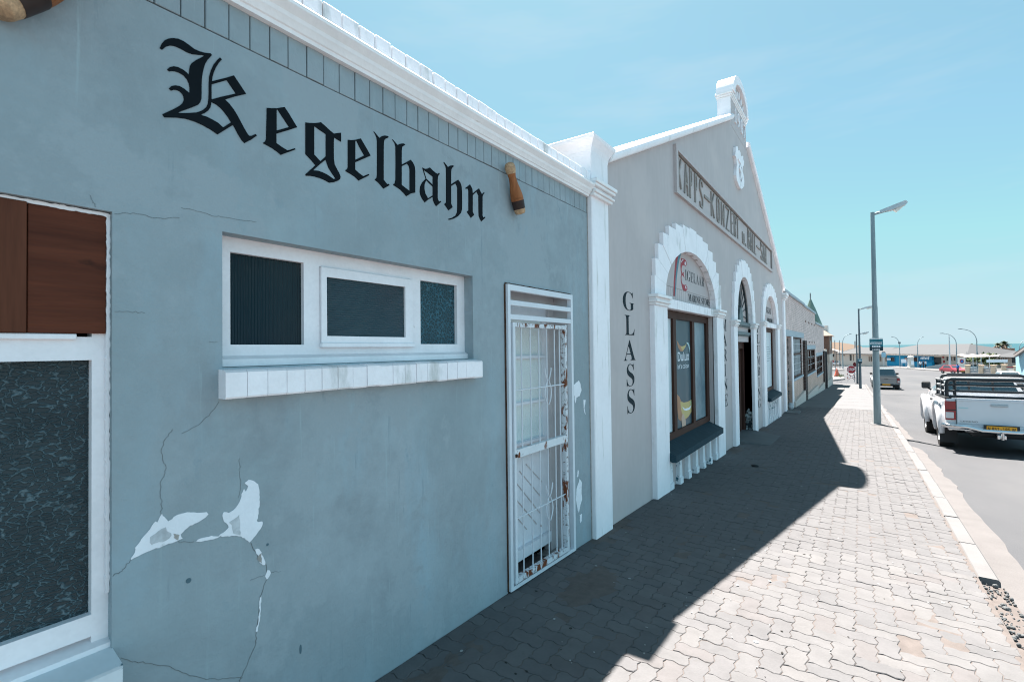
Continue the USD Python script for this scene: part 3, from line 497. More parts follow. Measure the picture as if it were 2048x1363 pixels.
part(wn, 'board', box(-.034, -.016, .12, .431, 1.824, 2.25, .0015), 'plyv', label='brown plywood board with upright grain')
part(wn, 'board', box(-.034, -.020, -1.1, .118, 1.824, 2.25, .0015), 'ply')
part(wn, 'filler_strip', ext(ragged(rect(-1.05, .652, 2.246, 2.258).union(rect(.641, .651, .9, 2.25)), .0009, .011), -.034, -.018), 'whitewood', label='ragged white filler around the board')
wsil = part(wn, 'sill', hull([(-.03, -1.2, .715), (-.03, .655, .715), (.098, -1.2, .684), (.098, .655, .684), (.104, -1.2, .676), (.104, .653, .676), (.104, -1.2, .40), (.104, .650, .40), (-.03, -1.2, .40), (-.03, .65, .40)]), mat('sill_white_worn', (.66, .70, .73), .6, .05, 3, 30, .2, 40, stain=[((.06, .15, .19), 11, .60, .02, (.8, .35, 1))]))

# three-light window
w2 = thing('three_light_window', None, None, parent=ke)
a0, a1 = -.125, -.078
fr = rect(1.03, 2.692, 1.688, 2.262).difference(rect(1.100, 1.456, 1.786, 2.196)).difference(rect(1.545, 2.19, 1.785, 2.19)).difference(rect(2.264, 2.614, 1.79, 2.195))
part(w2, 'frame', ext(fr, a0, a1), 'whitewood')
part(w2, 'bottom_rail', hull([(a1, y_, z_) for y_ in (1.03, 2.692) for z_ in (1.690, 1.737)] + [(-.052, y_, z_) for y_ in (1.03, 2.692) for z_ in (1.690, 1.722)]), 'whitewood')
part(w2, 'sash', ext(rect(1.548, 2.187, 1.788, 2.187).difference(rect(1.580, 2.126, 1.831, 2.138)), a1 - .012, -.066), 'whitewood')
part(w2, 'drip_bar', box(a1, -.056, 1.542, 2.194, 1.772, 1.796, .003), 'whitewood')
part(w2, 'pane', box(-.108, -.102, 1.1, 1.456, 1.786, 2.196), 'reedv', label='pane of upright reeded glass')
part(w2, 'pane', box(-.086, -.080, 1.58, 2.126, 1.831, 2.138), 'reedh', label='pane of level reeded glass')
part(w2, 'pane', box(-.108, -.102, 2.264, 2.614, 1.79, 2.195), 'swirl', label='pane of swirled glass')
sl = thing('window_sill', None, None, parent=ke)
n = 19
for k in range(n):
    y0 = 1.013 + (2.718 - 1.013) * k / n; y1 = 1.013 + (2.718 - 1.013) * (k + 1) / n; j = rng.uniform(-.0025, .0025)
    part(sl, 'brick', hull([(x, y_, z_) for y_ in (y0 + .0012, y1 - .0012) for x, z_ in ((-.06, 1.688), (.054 + j, 1.677 + j), (.062 + j, 1.669 + j), (.062 + j, 1.568 + j), (.056 + j, 1.560 + j), (-.06, 1.560))]), 'whitebrick')

# door, security gate
dr = thing('door', None, None, parent=ke)
part(dr, 'door_frame', ext(rect(3.07, 4.115, -.15, 2.25).difference(rect(3.12, 3.99, -.15, 2.16)), -.235, -.165), 'doorframe')
lf = rect(3.122, 3.988, -.02, 2.158)
for r_ in [(3.22, 3.915, 1.70, 2.045), (3.22, 3.915, 1.305, 1.665), (3.22, 3.915, .965, 1.27)]: lf = lf.difference(rect(*r_))
part(dr, 'leaf', ext(lf, -.232, -.190), 'doorpaint')
for (p0, p1) in ((1.70, 2.045), (1.305, 1.665), (.965, 1.27)):
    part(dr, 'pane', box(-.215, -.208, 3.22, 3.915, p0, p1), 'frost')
    part(dr, 'glazing_ledge', box(-.19, -.170, 3.18, 3.94, p0 - .03, p0 - .006, .002), 'doorpaint')
part(dr, 'weather_bar', box(-.19, -.150, 3.13, 3.98, -.01, .085, .004), 'doorpaint')
part(dr, 'dusty_ledge', box(-.19, -.155, 3.14, 3.97, .845, .895, .003), 'ledge')
lat = []
for (ya, za), (yb, zb) in [((3.52, .72), (3.86, .42)), ((3.44, .66), (3.84, .28)), ((3.44, .52), (3.78, .2)), ((3.44, .38), (3.62, .2)), ((3.62, .76), (3.88, .55)), ((3.86, .74), (3.86, .2)), ((3.42, .74), (3.42, .2))]:
    lat.append(rod((-.188, ya, za), (-.188, yb, zb), .005, 6))
part(dr, 'raised_lattice', cat(lat), 'doorframe')
part(dr, 'threshold', box(-.24, .0, 3.07, 4.115, -.35, -.10), 'cement')
part(dr, 'reveal_lining', cat([box(-.165, -.012, 4.09, 4.114, -.15, 2.25), box(-.165, -.012, 3.0715, 3.085, -.15, 2.25)]), 'doorframe')
gt = thing('security_gate', None, None, parent=ke)
def zb(y): return -.062 - .032 * (y - 3.07)
x0, x1 = -.012, .028
part(gt, 'outer_frame', cat([ext([(3.075, zb(3.075)), (3.108, zb(3.1)), (3.108, 2.245), (3.075, 2.245)], x0, x1), ext([(4.075, zb(4.075)), (4.112, zb(4.11)), (4.112, 2.245), (4.075, 2.245)], x0, x1), box(x0, x1, 3.108, 4.075, 2.200, 2.246, .002), ext([(3.108, zb(3.108)), (4.075, zb(4.075)), (4.075, zb(4.075) + .03), (3.108, zb(3.108) + .03)], x0, x1)]), 'gate')
for zc in (2.106, 1.998): part(gt, 'cross_bar', box(x0, x1 - .001, 3.108, 4.075, zc - .019, zc + .021, .002), 'gate')
part(gt, 'rusty_rim', ext([(3.064, -.06), (3.0745, -.062), (3.0745, 2.244), (3.062, 2.244)], -.006, .008), 'rustedge')
part(gt, 'rusty_rim', ext(ragged(rect(3.07, 4.12, 2.2475, 2.258), .001, .02), -.006, .006), 'rustedge')
g0, g1 = -.004, .040
part(gt, 'stile', ext([(3.122, zb(3.122) + .045), (3.150, zb(3.15) + .045), (3.150, 1.955), (3.122, 1.955)], g0, g1), 'gate')
part(gt, 'stile', ext([(3.930, zb(3.93) + .045), (3.965, zb(3.965) + .045), (3.965, 1.955), (3.930, 1.955)], g0, g1), 'gaterust', label='rusting upright of the gate')
part(gt, 'stile', ext([(3.975, zb(3.97) + .04), (4.005, zb(4.0) + .04), (4.005, 1.965), (3.975, 1.965)], -.01, .02), 'gate')
part(gt, 'top_rail', box(g0, g1, 3.150, 3.930, 1.922, 1.955, .002), 'gaterust', label='rusting top rail of the gate')
part(gt, 'lock_rail', box(g0, g1, 3.150, 3.930, .920, .985, .002), mat('gate_part_rust', (.66, .68, .71), .5, .05, 6, 60, .2, 60, stain=[(RUST, 10, .60, .02, (1, 1, .5))]))
part(gt, 'bottom_rail', ext([(3.150, zb(3.15) + .045), (3.930, zb(3.93) + .045), (3.930, zb(3.93) + .085), (3.150, zb(3.15) + .085)], g0, g1), 'gaterust')
for yb in (3.262, 3.393, 3.522, 3.650, 3.780, 3.868):
    part(gt, 'bar', rod((.018, yb, zb(yb) + .07), (.018, yb, 1.935), .0062, 6), 'gate')
for zc in (1.435, .46):
    part(gt, 'thin_rail', rod((.024, 3.15, zc), (.024, 3.93, zc), .0058, 6), 'gate')
    for s in (-1, 1):
        pts = [(.028, 3.650 + s * (.010 + .042 * abs(math.sin(1.5 * math.pi * t))), zc - .155 + .31 * t) for t in np.linspace(0, 1, 13)]
        part(gt, 'scroll', tube(pts, .0055, 6), 'gate')
part(gt, 'bolt', box(g1, g1 + .012, 3.128, 3.15, .93, .955, .003), 'rustedge')
part(gt, 'handle', box(-.19, -.13, 3.155, 3.27, 1.075, 1.095, .004), 'ledge')

# skittles on the wall
def skittle(label, head, foot, plane):
    h, f = np.array([plane, *F(*head, plane)]), np.array([plane, *F(*foot, plane)]); L = np.linalg.norm(f - h); d = (f - h) / L
    t = thing('skittle', label, 'skittle')
    R = .0515 * L / .42
    prof = [(0, 0), (.45, .012), (.75, .045), (.86, .10), (.82, .16), (.64, .24), (.58, .30), (.66, .40), (.85, .52), (1.0, .63), (1.02, .72), (.98, .80), (.92, .90), (.86, .955), (.70, .985), (0, 1.0)]
    pr = lambda a, b: [(R * r, L * z) for r, z in prof if a <= z <= b]
    def seg(a, b, s=1.0):
        zs = np.linspace(a, b, 14); rr = np.interp(zs, [p[1] for p in prof], [p[0] for p in prof]) * R * s
        return frame_along(lathe([(0, L * a)] + list(zip(rr, L * zs)) + [(0, L * b)], 18), h, d)
    part(t, 'head', seg(0, .22), 'pinend', smooth=40); part(t, 'body', seg(.22, .73), 'pin', smooth=40)
    part(t, 'band', seg(.73, .89, 1.02), 'pinband', smooth=40); part(t, 'foot', seg(.89, 1.0), 'pinend', smooth=40)
skittle('old wooden skittle with a dark band hanging beside the blackletter sign', (1017.5, 324), (1041.5, 429), .055)
skittle('foot of a wooden skittle in the top left corner above the boarded window', (250, -120), (-28, 10), .055)

# ================================================================ TAUPE HALL
ha = thing('concert_hall', 'taupe gabled concert hall with white arches and white corner pier', 'building')
GC, GH = 12.43, .445                                             # gable centre and slope
Y0, Y1 = 4.88, 19.98; ZE = 3.70
zgab = lambda y: ZE + GH * (7.55 - abs(y - GC))
wallp = sg.Polygon([(Y0, -1.2), (Y1, -1.2), (Y1, ZE), (GC + .95, zgab(GC + .95)), (GC - .95, zgab(GC - .95)), (Y0, ZE)])
BAYS = [dict(c=8.19, o0=6.66, o1=9.62, cl=(6.25, 6.77), crr=(9.62, 10.16), a=1.44, b=.80, spring=2.44, n=15, ow=.43, oh=.36), dict(c=12.53, o0=11.56, o1=13.46, cl=(11.14, 11.50), crr=(13.46, 13.86), a=.93, b=1.03, spring=2.32, n=15, ow=.36, oh=.36), dict(c=16.64, o0=15.42, o1=17.86, cl=(14.98, 15.44), crr=(17.86, 18.34), a=1.20, b=.80, spring=2.44, n=15, ow=.40, oh=.34)]
def ell(c, a, b, z, n=24, t0=0, t1=math.pi): return [(c - a * math.cos(t), z + b * math.sin(t)) for t in np.linspace(t0, t1, n)]
for B in BAYS:
    low = -1.2 if B['a'] < 1 else .25
    B['open'] = sg.Polygon([(B['c'] + B['a'], low), (B['c'] - B['a'], low)] + ell(B['c'], B['a'], B['b'], B['spring']))
    wallp = wallp.difference(B['open'])
part(ha, 'wall', ext(wallp, -.30, 0), 'taupe')
part(ha, 'rear_wall', cat([box(-14, -13.7, Y0, Y1, -1.5, 3.7), box(-13.7, -.3, Y0, Y0 + .25, -1.5, 3.7), box(-13.7, -.3, Y1 - .25, Y1, -1.5, 3.7)]), 'taupe')
part(ha, 'roof', hull([(x, y_, z_) for x in (-14, -.32) for y_, z_ in ((Y0, 3.45), (Y1, 3.45), (GC, zgab(GC) - .25), (Y0, 3.55), (Y1, 3.55), (GC, zgab(GC) - .15))]), 'roof')
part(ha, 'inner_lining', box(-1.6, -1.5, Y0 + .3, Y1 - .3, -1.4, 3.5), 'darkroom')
# gable coping: rounded bands
def coping(s):
    ya, yb = GC + s * 7.5, GC + s * .93
    pts = [(-.30, -.01), (.045, -.01), (.07, .012), (.085, .05), (.085, .08), (.065, .11), (.02, .128), (-.28, .128)]
    A = [(x, ya, zgab(ya) + z) for x, z in pts]; Bq = [(x, yb, zgab(yb) + z) for x, z in pts]; n = len(pts)
    Fc = []
    for k in range(n):
        k1 = (k + 1) % n; Fc += [(k, k1, n + k1), (k, n + k1, n + k)]
    for k in range(1, n - 1): Fc += [(0, k + 1, k), (n, n + k, n + k + 1)]
    m = trimesh.Trimesh(np.array(A + Bq), np.array(Fc), process=False); m.fix_normals(); return m
for s in (-1, 1): part(ha, 'gable_coping', coping(s), 'white', smooth=40)
# pier left
px0, px1, py0, py1 = -.40, .048, 4.503, 4.905
pr = thing('corner_pier', None, None, parent=ha)
part(pr, 'shaft', box(px0, px1, py0, py1, -.6, 3.80, .008), 'white')
for d, z0, z1 in ((.035, 3.262, 3.295), (.055, 3.295, 3.318), (.03, 3.318, 3.352), (.06, 3.352, 3.385), (.075, 3.385, 3.425)):
    part(pr, 'moulding', box(-.02, px1 + d, py0 - .03 if z0 > 3.3 else py0 - .012, py1 + d, z0, z1, .006), 'cornice')
rings = [(0.0, 3.68), (.004, 3.72), (.018, 3.76), (.038, 3.79), (.058, 3.815), (.066, 3.835), (.066, 3.852), (.05, 3.865)]
V = []; Fc = []
for o, z in rings: V += [(px0 - o, py0 - o, z), (px1 + o, py0 - o, z), (px1 + o, py1 + o, z), (px0 - o, py1 + o, z)]
for k in range(len(rings) - 1):
    for j in range(4): a, b = 4 * k + j, 4 * k + (j + 1) % 4; Fc += [(a, b, b + 4), (a, b + 4, a + 4)]
t = 4 * (len(rings) - 1); Fc += [(t, t + 1, t + 2), (t, t + 2, t + 3)]
part(pr, 'cap', trimesh.Trimesh(np.array(V), np.array(Fc), process=False), 'white')
# right pier
pr2 = thing('corner_pier', None, None, parent=ha)
part(pr2, 'shaft', box(-.1, .06, 19.62, 20.02, -1.4, 3.36, .01), 'white')
for d, z0, z1 in ((.03, 3.36, 3.42), (.07, 3.42, 3.50), (.10, 3.50, 3.60)): part(pr2, 'moulding', box(-.1, .06 + d, 19.62 - d, 20.02 + d, z0, z1, .01), 'cornice')
part(pr2, 'step_block', box(0, .45, 19.4, 20.3, -.95, zg(19.9) + .06, .02), 'ramp')
# finial block with year
fn = thing('gable_finial', None, None, parent=ha)
f0, f1 = 11.56, 13.30
part(fn, 'block', box(-.27, 0.004, f0, f1, 6.55, 7.16), 'taupe')
part(fn, 'white_flank', box(-.272, .002, f0 - .014, f0 - .0005, 6.5, 7.16), 'white'); part(fn, 'white_flank', box(-.272, .002, f1 + .0005, f1 + .014, 6.5, 7.16), 'white')
for d, z0, z1 in ((.015, 7.155, 7.195), (.03, 7.195, 7.24), (.045, 7.24, 7.29)): part(fn, 'moulding', box(-.27 - d, d, f0 - d, f1 + d, z0, z1, .008), 'cornice')
arc_o = sg.Polygon([(f1 + .03, 7.29)] + [(f0 - .03, 7.29)] + ell((f0 + f1) / 2, (f1 - f0) / 2 + .03, .57, 7.29, 28)); arc_i = sg.Polygon([(f1 - .17, 7.29)] + [(f0 + .17, 7.29)] + ell((f0 + f1) / 2, (f1 - f0) / 2 - .17, .38, 7.29, 28))
part(fn, 'arched_hood', ext(arc_o.difference(arc_i), -.29, .07), 'white'); part(fn, 'hood_panel', ext(arc_i.buffer(.01), -.2, .0), 'taupe')
for k in range(5):
    yy = (f0 + f1) / 2 + (k - 2) * .2; part(fn, 'relief_leaf', ext(affinity.rotate(affinity.scale(sg.Point(yy, 7.38 + .12 * (2 - abs(k - 2)) * .6).buffer(.05, 6), .8, 1.7), (2 - k) * 18), 0, .03), 'white')
for ch, y_ in zip('1907', (11.86, 12.22, 12.58, 12.94)):
    g = glyphs(ch); part(fn, 'numeral', ext(fit(g, y_ + (.06 if ch == '1' else 0), y_ + .20, 6.74, 7.07), 0, .03), 'white')
# lyre relief
ly = thing('lyre_relief', None, None, parent=ha)
def lyre(pts): return sg.Polygon([F(1470 + a, 293 + b, .05) for a, b in pts])
ZL = ((1410, 140), 5.245)
body = traced([(322,805),(340,800),(348,850),(360,840),(372,870),(375,905),(398,900),(400,940),(408,960),(405,1005),(395,1010),(392,1060),(405,1110),(410,1170),(408,1215),(395,1240),(375,1250),(355,1215),(335,1160),(325,1100),(328,1040),(333,985),(325,920),(312,895),(320,860)], *ZL, .05)
part(ly, 'lyre_body', ext(body.difference(traced([(355,1000),(385,1015),(380,1070),(390,1130),(380,1180),(360,1130),(352,1060)], *ZL, .05)), 0, .055), 'white')
part(ly, 'swan', ext(traced([(340,930),(375,950),(378,985),(366,1030),(380,1080),(374,1140),(362,1150),(366,1080),(352,1030),(364,985),(345,950)], *ZL, .05), 0, .075), 'white')
# sign panel
sg_ = thing('name_panel', None, None, parent=ha)
SP = sg.Polygon([F(1352, 290, .03), F(1352, 380, .03), F(1541, 548, .03), F(1541, 508, .03)]); b = SP.bounds
sy0, sy1, sz0, sz1 = 7.38, 17.2, 4.02, 4.74
fro, fri = rect(sy0, sy1, sz0, sz1), rect(sy0 + .09, sy1 - .09, sz0 + .075, sz1 - .075)
part(sg_, 'frame', ext(fro.difference(fri), 0, .045), 'taupe'); part(sg_, 'frame_bead', ext(fri.difference(fri.buffer(-.022, join_style=2)), 0, .025), 'taupe_dark')
TXT = [('K', 92, 142), ('A', 150, 205), ('P', 205, 236), ('P', 252, 282), ('S', 295, 340), ('-', 345, 398), ('K', 402, 446), ('O', 455, 492), ('N', 498, 537), ('Z', 540, 584), ('E', 588, 616), ('R', 618, 641), ('T', 642, 667), ('u', 694, 720), ('.', 723, 729), ('B', 744, 768), ('A', 768, 793), ('L', 792, 808), ('L', 808, 826), ('-', 830, 860), ('S', 863, 886), ('A', 884, 904), ('A', 902, 920), ('L', 915, 928)]
lz0, lz1 = 4.135, 4.62
STROKES = {'K': [[(0, 0), (0, 1)], [(1, 1), (.06, .45)], [(.22, .55), (1, 0)]], 'A': [[(0, 0), (.45, 1), (.55, 1), (1, 0)], [(.2, .34), (.8, .34)]], 'P': [[(0, 0), (0, 1), (.75, 1), (1, .86), (1, .64), (.75, .5), (0, .5)]], 'S': [[(1, .84), (.75, 1), (.25, 1), (0, .84), (0, .66), (1, .34), (1, .14), (.75, 0), (.25, 0), (0, .14)]], 'O': [[(.25, 0), (0, .15), (0, .85), (.25, 1), (.75, 1), (1, .85), (1, .15), (.75, 0), (.25, 0)]], 'N': [[(0, 0), (0, 1)], [(0, .98), (1, .02)], [(1, 0), (1, 1)]], 'Z': [[(0, 1), (1, 1), (0, 0), (1, 0)]], 'E': [[(1, 1), (0, 1), (0, 0), (1, 0)], [(0, .52), (.8, .52)]], 'R': [[(0, 0), (0, 1), (.75, 1), (1, .86), (1, .66), (.75, .52), (0, .52)], [(.45, .52), (1, 0)]], 'T': [[(0, 1), (1, 1)], [(.5, 1), (.5, 0)]], 'u': [[(0, 1), (0, .15), (.25, 0), (.75, 0), (1, .15)], [(1, 0), (1, 1)]], 'B': [[(0, 0), (0, 1), (.7, 1), (.95, .86), (.95, .66), (.7, .53), (0, .53)], [(.7, .53), (1, .38), (1, .15), (.75, 0), (0, 0)]], 'L': [[(0, 1), (0, 0), (1, 0)]]}
for ch, a, b2 in TXT:
    xa, xb = 1340 + a / 4.7, 1340 + b2 / 4.7; ym = 340 + (xa - 1357) * .98
    ya, yb = F(xa, ym, .05)[0], F(xb, ym, .05)[0]
    if ch == '-': g = rect(ya, yb, 4.37, 4.42)
    elif ch == '.': g = rect(ya, yb + .03, lz0, lz0 + .06)
    else:
        wd, ht = yb - ya, (lz1 if ch != 'u' else 4.42) - lz0; rr_ = min(.019, wd * .10)
        ln = [sg.LineString([(ya + wd * .12 + rr_ + (wd * .66 - 2 * rr_) * x_, lz0 + rr_ + (ht - 2 * rr_) * z_) for x_, z_ in st]) for st in STROKES[ch]]
        g = so.unary_union([l_.buffer(rr_, cap_style=2 if len(l_.coords) < 3 else 1, join_style=2) for l_ in ln])
    part(sg_, 'raised_letter', ext(g, 0, .022), 'letter_relief')
# painted vertical words
def word(letters, y0, y1, ztop, h, pitch, col='letter'):
    for k, ch in enumerate(letters):
        ww = (y1 - y0); yy0, yy1 = (y0, y1) if ch != 'I' else (y0 + ww * .3, y1 - ww * .3)
        part(ha, 'painted_letter', ext(fit(glyphs(ch, serif=True, thin=1.0), yy0, yy1, ztop - k * pitch - h, ztop - k * pitch), .0006, .0022), col)
GL = [('G', 72, 182, 97, 293), ('L', 90, 184, 325, 518), ('A', 80, 192, 560, 750), ('S', 108, 182, 790, 990), ('S', 113, 187, 1030, 1238)]
for ch, xa, xb, ya, yb in GL:
    A, Bq = F(1230 + xa / 4.7, 560 + ya / 4.7), F(1230 + xb / 4.7, 560 + yb / 4.7)
    part(ha, 'painted_letter', ext(fit(glyphs(ch, serif=True, thin=1.2), A[0], Bq[0], Bq[1], A[1]), .0006, .0022), 'letter')
word('MARINE', 10.36, 10.72, 2.30, .235, .298); word('PLUMBING', 14.32, 14.72, 2.34, .225, .282)
# arches, columns, windows
for bi, B in enumerate(BAYS):
    c, a, b_, z0 = B['c'], B['a'], B['b'], B['spring']; n = B['n']
    ar = thing('arch_surround', None, None, parent=ha)
    T = np.linspace(0, math.pi, n + 1); inn = [(c - (a - .01) * math.cos(t), z0 + b_ * math.sin(t)) for t in T]; out = [(c - (a + B['ow']) * math.cos(t), z0 + (b_ + B['oh']) * math.sin(t)) for t in T]
    for k in range(n):
        i0, i1, o0, o1 = inn[k], inn[k + 1], out[k], out[k + 1]; mid = (n - 1) / 2
        if k < mid: P = [i0, o0, (o0[0], o1[1]), o1, i1] if False else [i0, (o0[0], i0[1] if k == 0 else o0[1]), (o0[0], o1[1]), o1, i1]
        elif k > mid: P = [i0, o0, (o1[0], o0[1]), o1, i1]
        else: P = [i0, o0, (o0[0], max(o0[1], o1[1]) + .03), (o1[0], max(o0[1], o1[1]) + .03), o1, i1]
        part(ar, 'voussoir', ext(sg.Polygon(P).buffer(-.0015, join_style=2), -.045, .052 + rng.uniform(-.003, .003)), 'chip' if False else 'whitebrick')
    for (y_a, y_b), inner in ((B['cl'], 1), (B['crr'], -1)):
        co = thing('column', None, None, parent=ha)
        zb_ = zg((y_a + y_b) / 2) - .12
        part(co, 'shaft', box(-.29 if False else -.02, .068, y_a, y_b, zb_, z0 - .14, .006), 'white')
        for d, u0, u1 in ((.02, z0 - .14, z0 - .105), (.045, z0 - .105, z0 - .075), (.03, z0 - .075, z0 - .045), (.06, z0 - .045, z0 - .002)):
            part(co, 'capital_moulding', box(-.02, .068 + d, y_a - d * .5, y_b + d * .5, u0, u1, .006), 'cornice')
    # reveals inside the opening
    lo = -1.2 if bi == 1 else .25
    part(ha, 'reveal', box(-.299, -.001, c - a, c - a + .001 + max(0, B['o0'] - (c - a)), lo, z0 - .14), 'taupe'); part(ha, 'reveal', box(-.299, -.001, B['o1'], max(c + a, B['o1'] + .01), lo, z0 - .14), 'taupe')
def grid_tymp(parent, B, words):
    c, a, b_, z0 = B['c'], B['a'], B['b'], B['spring']
    p = thing('tympanum', None, None, parent=parent)
    shp = sg.Polygon([(c + a, z0), (c - a, z0)] + ell(c, a, b_, z0)); bandz = z0 + .20
    part(p, 'panel', ext(shp.difference(rect(c - 3, c + 3, 0, bandz)), -.2, -.05), 'taupe')
    part(p, 'joint_bed', ext(shp.intersection(rect(c - 3, c + 3, 0, bandz)), -.2, -.062), 'bluejoint')
    nb = 26
    for k in range(nb):
        y0, y1 = c - a + 2 * a * k / nb + .004, c - a + 2 * a * (k + 1) / nb - .004
        g = shp.intersection(rect(y0, y1, z0 + .002, bandz - .004))
        if g.area > 1e-4: part(p, 'soldier_brick', ext(g, -.1, -.052), 'taupe')
    return p
def lintel(parent, y0, y1, z0, z1, n):
    p = thing('lintel', None, None, parent=parent)
    for k in range(n): part(p, 'brick', box(-.1, .03 + rng.uniform(-.003, .003), y0 + (y1 - y0) * k / n + .001, y0 + (y1 - y0) * (k + 1) / n - .001, z0, z1, .004), 'whitebrick')
def shop_window(parent, B, cuts, panes, depth=-.10):
    p = thing('shop_window', None, None, parent=parent); y0, y1, z0, z1 = B['o0'], B['o1'], .40, 2.25
    g = rect(y0, y1, z0, z1 + .06)
    for ya, yb in cuts: g = g.difference(rect(ya, yb, z0 + .10, z1 - .07))
    part(p, 'frame', ext(g, depth - .05, depth + .015), 'brown')
    for (ya, yb), m in zip(cuts, panes): part(p, 'pane', box(depth - .03, depth - .022, ya, yb, z0 + .10, z1 - .07), m)
    return p
def sill_and_balusters(parent, B, n, name='slate_sill'):
    y0, y1 = B['o0'] + .1, B['o1'] - .06
    part(parent, name, hull([(x, y_, z_) for y_ in (y0, y1) for x, z_ in ((-.12, .41), (-.12, .30), (.155, .295), (.155, .205), (.10, .20))]), 'slate')
    part(parent, 'panel_under_window', box(-.3, -.075, B['o0'] - .02, B['o1'] + .02, -1.0, .30), 'taupe')
    for k in range(n):
        y_ = y0 + .1 + (y1 - y0 - .2) * k / (n - 1); zb_ = zg(y_) - .01; zt = .24; h = zt - zb_
        bl = thing('baluster', None, None, parent=parent) if False else None
        m = cat([box(-.04, .070, y_ - .075, y_ + .075, zb_, zb_ + .24 * h, .006), hull([(x, y_ + s * w_, z_) for x, e in ((-.04, 0), (.055, 0)) for s in (-1, 1) for w_, z_ in ((.066, zb_ + .24 * h), (.066, zb_ + .36 * h), (.042, zb_ + .80 * h), (.042, zb_ + .84 * h))]), box(-.04, .070, y_ - .07, y_ + .07, zb_ + .84 * h, zt, .005)])
        part(parent, 'baluster', m, 'chip')
# bay 1
B = BAYS[0]; cu = [(6.70, 7.50), (7.64, 8.53), (8.67, 9.46)]
lintel(ha, 6.79, 9.60, 2.30, 2.435, 25); ty = grid_tymp(ha, B, None); sw = shop_window(ha, B, cu, ['pane_white', 'pane_poster', 'pane_grey']); sill_and_balusters(ha, B, 7)
ZT = ((1320, 470), 9.083); q = -.05
def onty(pts, m, nm, o=.0, p=ty, lab=None): part(p, nm, ext(traced(pts, *ZT, q), q + .0005 + o, q + .0022 + o), m, label=lab)
onty([(318,222),(380,228),(345,320),(318,430),(300,560),(285,700),(275,850),(268,1000),(265,1108),(244,1105),(248,950),(250,850),(262,650),(280,450),(300,320)], 'red', 'painted_stripe')
onty([(386,236),(418,246),(385,330),(350,450),(325,600),(305,750),(293,900),(285,1020),(278,1112),(268,1110),(272,1000),(280,850),(288,700),(303,560),(322,430),(350,310)], 'teal', 'painted_stripe')
onty([(380,415),(400,425),(430,428),(460,450),(480,490),(482,540),(465,570),(445,555),(420,545),(405,550),(395,580),(390,640),(400,690),(440,670),(425,705),(445,780),(415,735),(392,735),(388,790),(392,840),(410,890),(440,905),(470,900),(492,940),(495,985),(470,1018),(430,1010),(408,975),(395,920),(380,850),(376,760),(388,705),(376,640),(370,560),(376,490),(384,450)], 'red', 'fish_emblem')
onty([(446,485),(460,482),(466,520),(455,555),(445,530)], 'signwhite', 'fish_eye', .002); onty([(455,930),(470,915),(468,945),(478,975),(460,968)], 'signwhite', 'fish_eye', .002); onty([(382,480),(400,445),(430,438),(405,460),(388,500)], 'signwhite', 'fish_highlight', .002)
def tword(text, xa, xb, yl, yr, h, p, pl, m='letter'):
    """lettering on a plane between two pixel columns: left top/bottom rows yl, right yr"""
    A0, A1 = F(xa, yl[0], pl), F(xa, yl[1], pl); B0, B1 = F(xb, yr[0], pl), F(xb, yr[1], pl)
    g = fit(glyphs(text, serif=h, thin=2.2), A0[0], B0[0], (A1[1] + B1[1]) / 2, (A0[1] + B0[1]) / 2)
    part(p, 'painted_word', ext(g, pl + .0005, pl + .0022), m)
tword('IGELAAR', 1320 + 455 / 9.083, 1320 + 798 / 9.083, (470 + 630 / 9.083, 470 + 820 / 9.083), (470 + 760 / 9.083, 470 + 938 / 9.083), True, ty, q)
tword('MARINE STORE', 1320 + 515 / 9.083, 1320 + 905 / 9.083, (470 + 1055 / 9.083, 470 + 1185 / 9.083), (470 + 1180 / 9.083, 470 + 1300 / 9.083), True, ty, q)
ZD = ((1320, 620), 4.546); qd = -.1215
def onpane(pts, m, nm='poster_shape', o=0): part(sw, nm, ext(traced(pts, *ZD, qd), qd + .0005 + o, qd + .002 + o), m)
onpane([(152,275),(165,295),(178,320),(200,330),(225,325),(238,300),(228,340),(205,375),(185,372),(165,340),(155,300)], 'orange'); onpane([(188,330),(205,328),(228,318),(240,292),(232,330),(208,368),(196,355)], 'yellow', o=.001)
onpane([(240,290),(255,295),(265,315),(272,345),(270,385),(264,350),(255,318),(243,302)], 'lightblue')
def dword(text, xa, xb, y0l, y1l, y0r, y1r, m): 
    A0, A1 = F(1320 + xa / 4.546, 620 + y0l / 4.546, qd), F(1320 + xa / 4.546, 620 + y1l / 4.546, qd); B0, B1 = F(1320 + xb / 4.546, 620 + y0r / 4.546, qd), F(1320 + xb / 4.546, 620 + y1r / 4.546, qd)
    part(sw, 'poster_word', ext(fit(glyphs(text, thin=-1.5 if text == 'Dulux' else 0), A0[0], B0[0], (A1[1] + B1[1]) / 2, (A0[1] + B0[1]) / 2), qd + .0005, qd + .002), m)
dword('Dulux', 160, 262, 375, 465, 385, 455, 'signwhite'); dword("let's colour", 160, 262, 485, 532, 488, 524, 'signwhite')
onpane([(155,765),(175,785),(190,825),(215,838),(250,830),(295,805),(296,870),(285,925),(260,965),(235,990),(210,995),(185,1005),(165,985),(158,900)], 'orange'); onpane([(183,830),(215,840),(250,832),(294,806),(295,870),(285,920),(258,962),(232,985),(205,960),(190,900)], 'yellow', o=.001); onpane([(200,875),(225,895),(260,885),(285,860),(270,900),(235,912),(215,905)], 'signwhite', o=.002); onpane([(268,830),(294,806),(295,868),(282,870)], 'palegreen', o=.002)
onpane([(192,985),(198,955),(208,935),(217,955),(232,1000),(234,1060),(200,1065)], 'peach', o=.003)
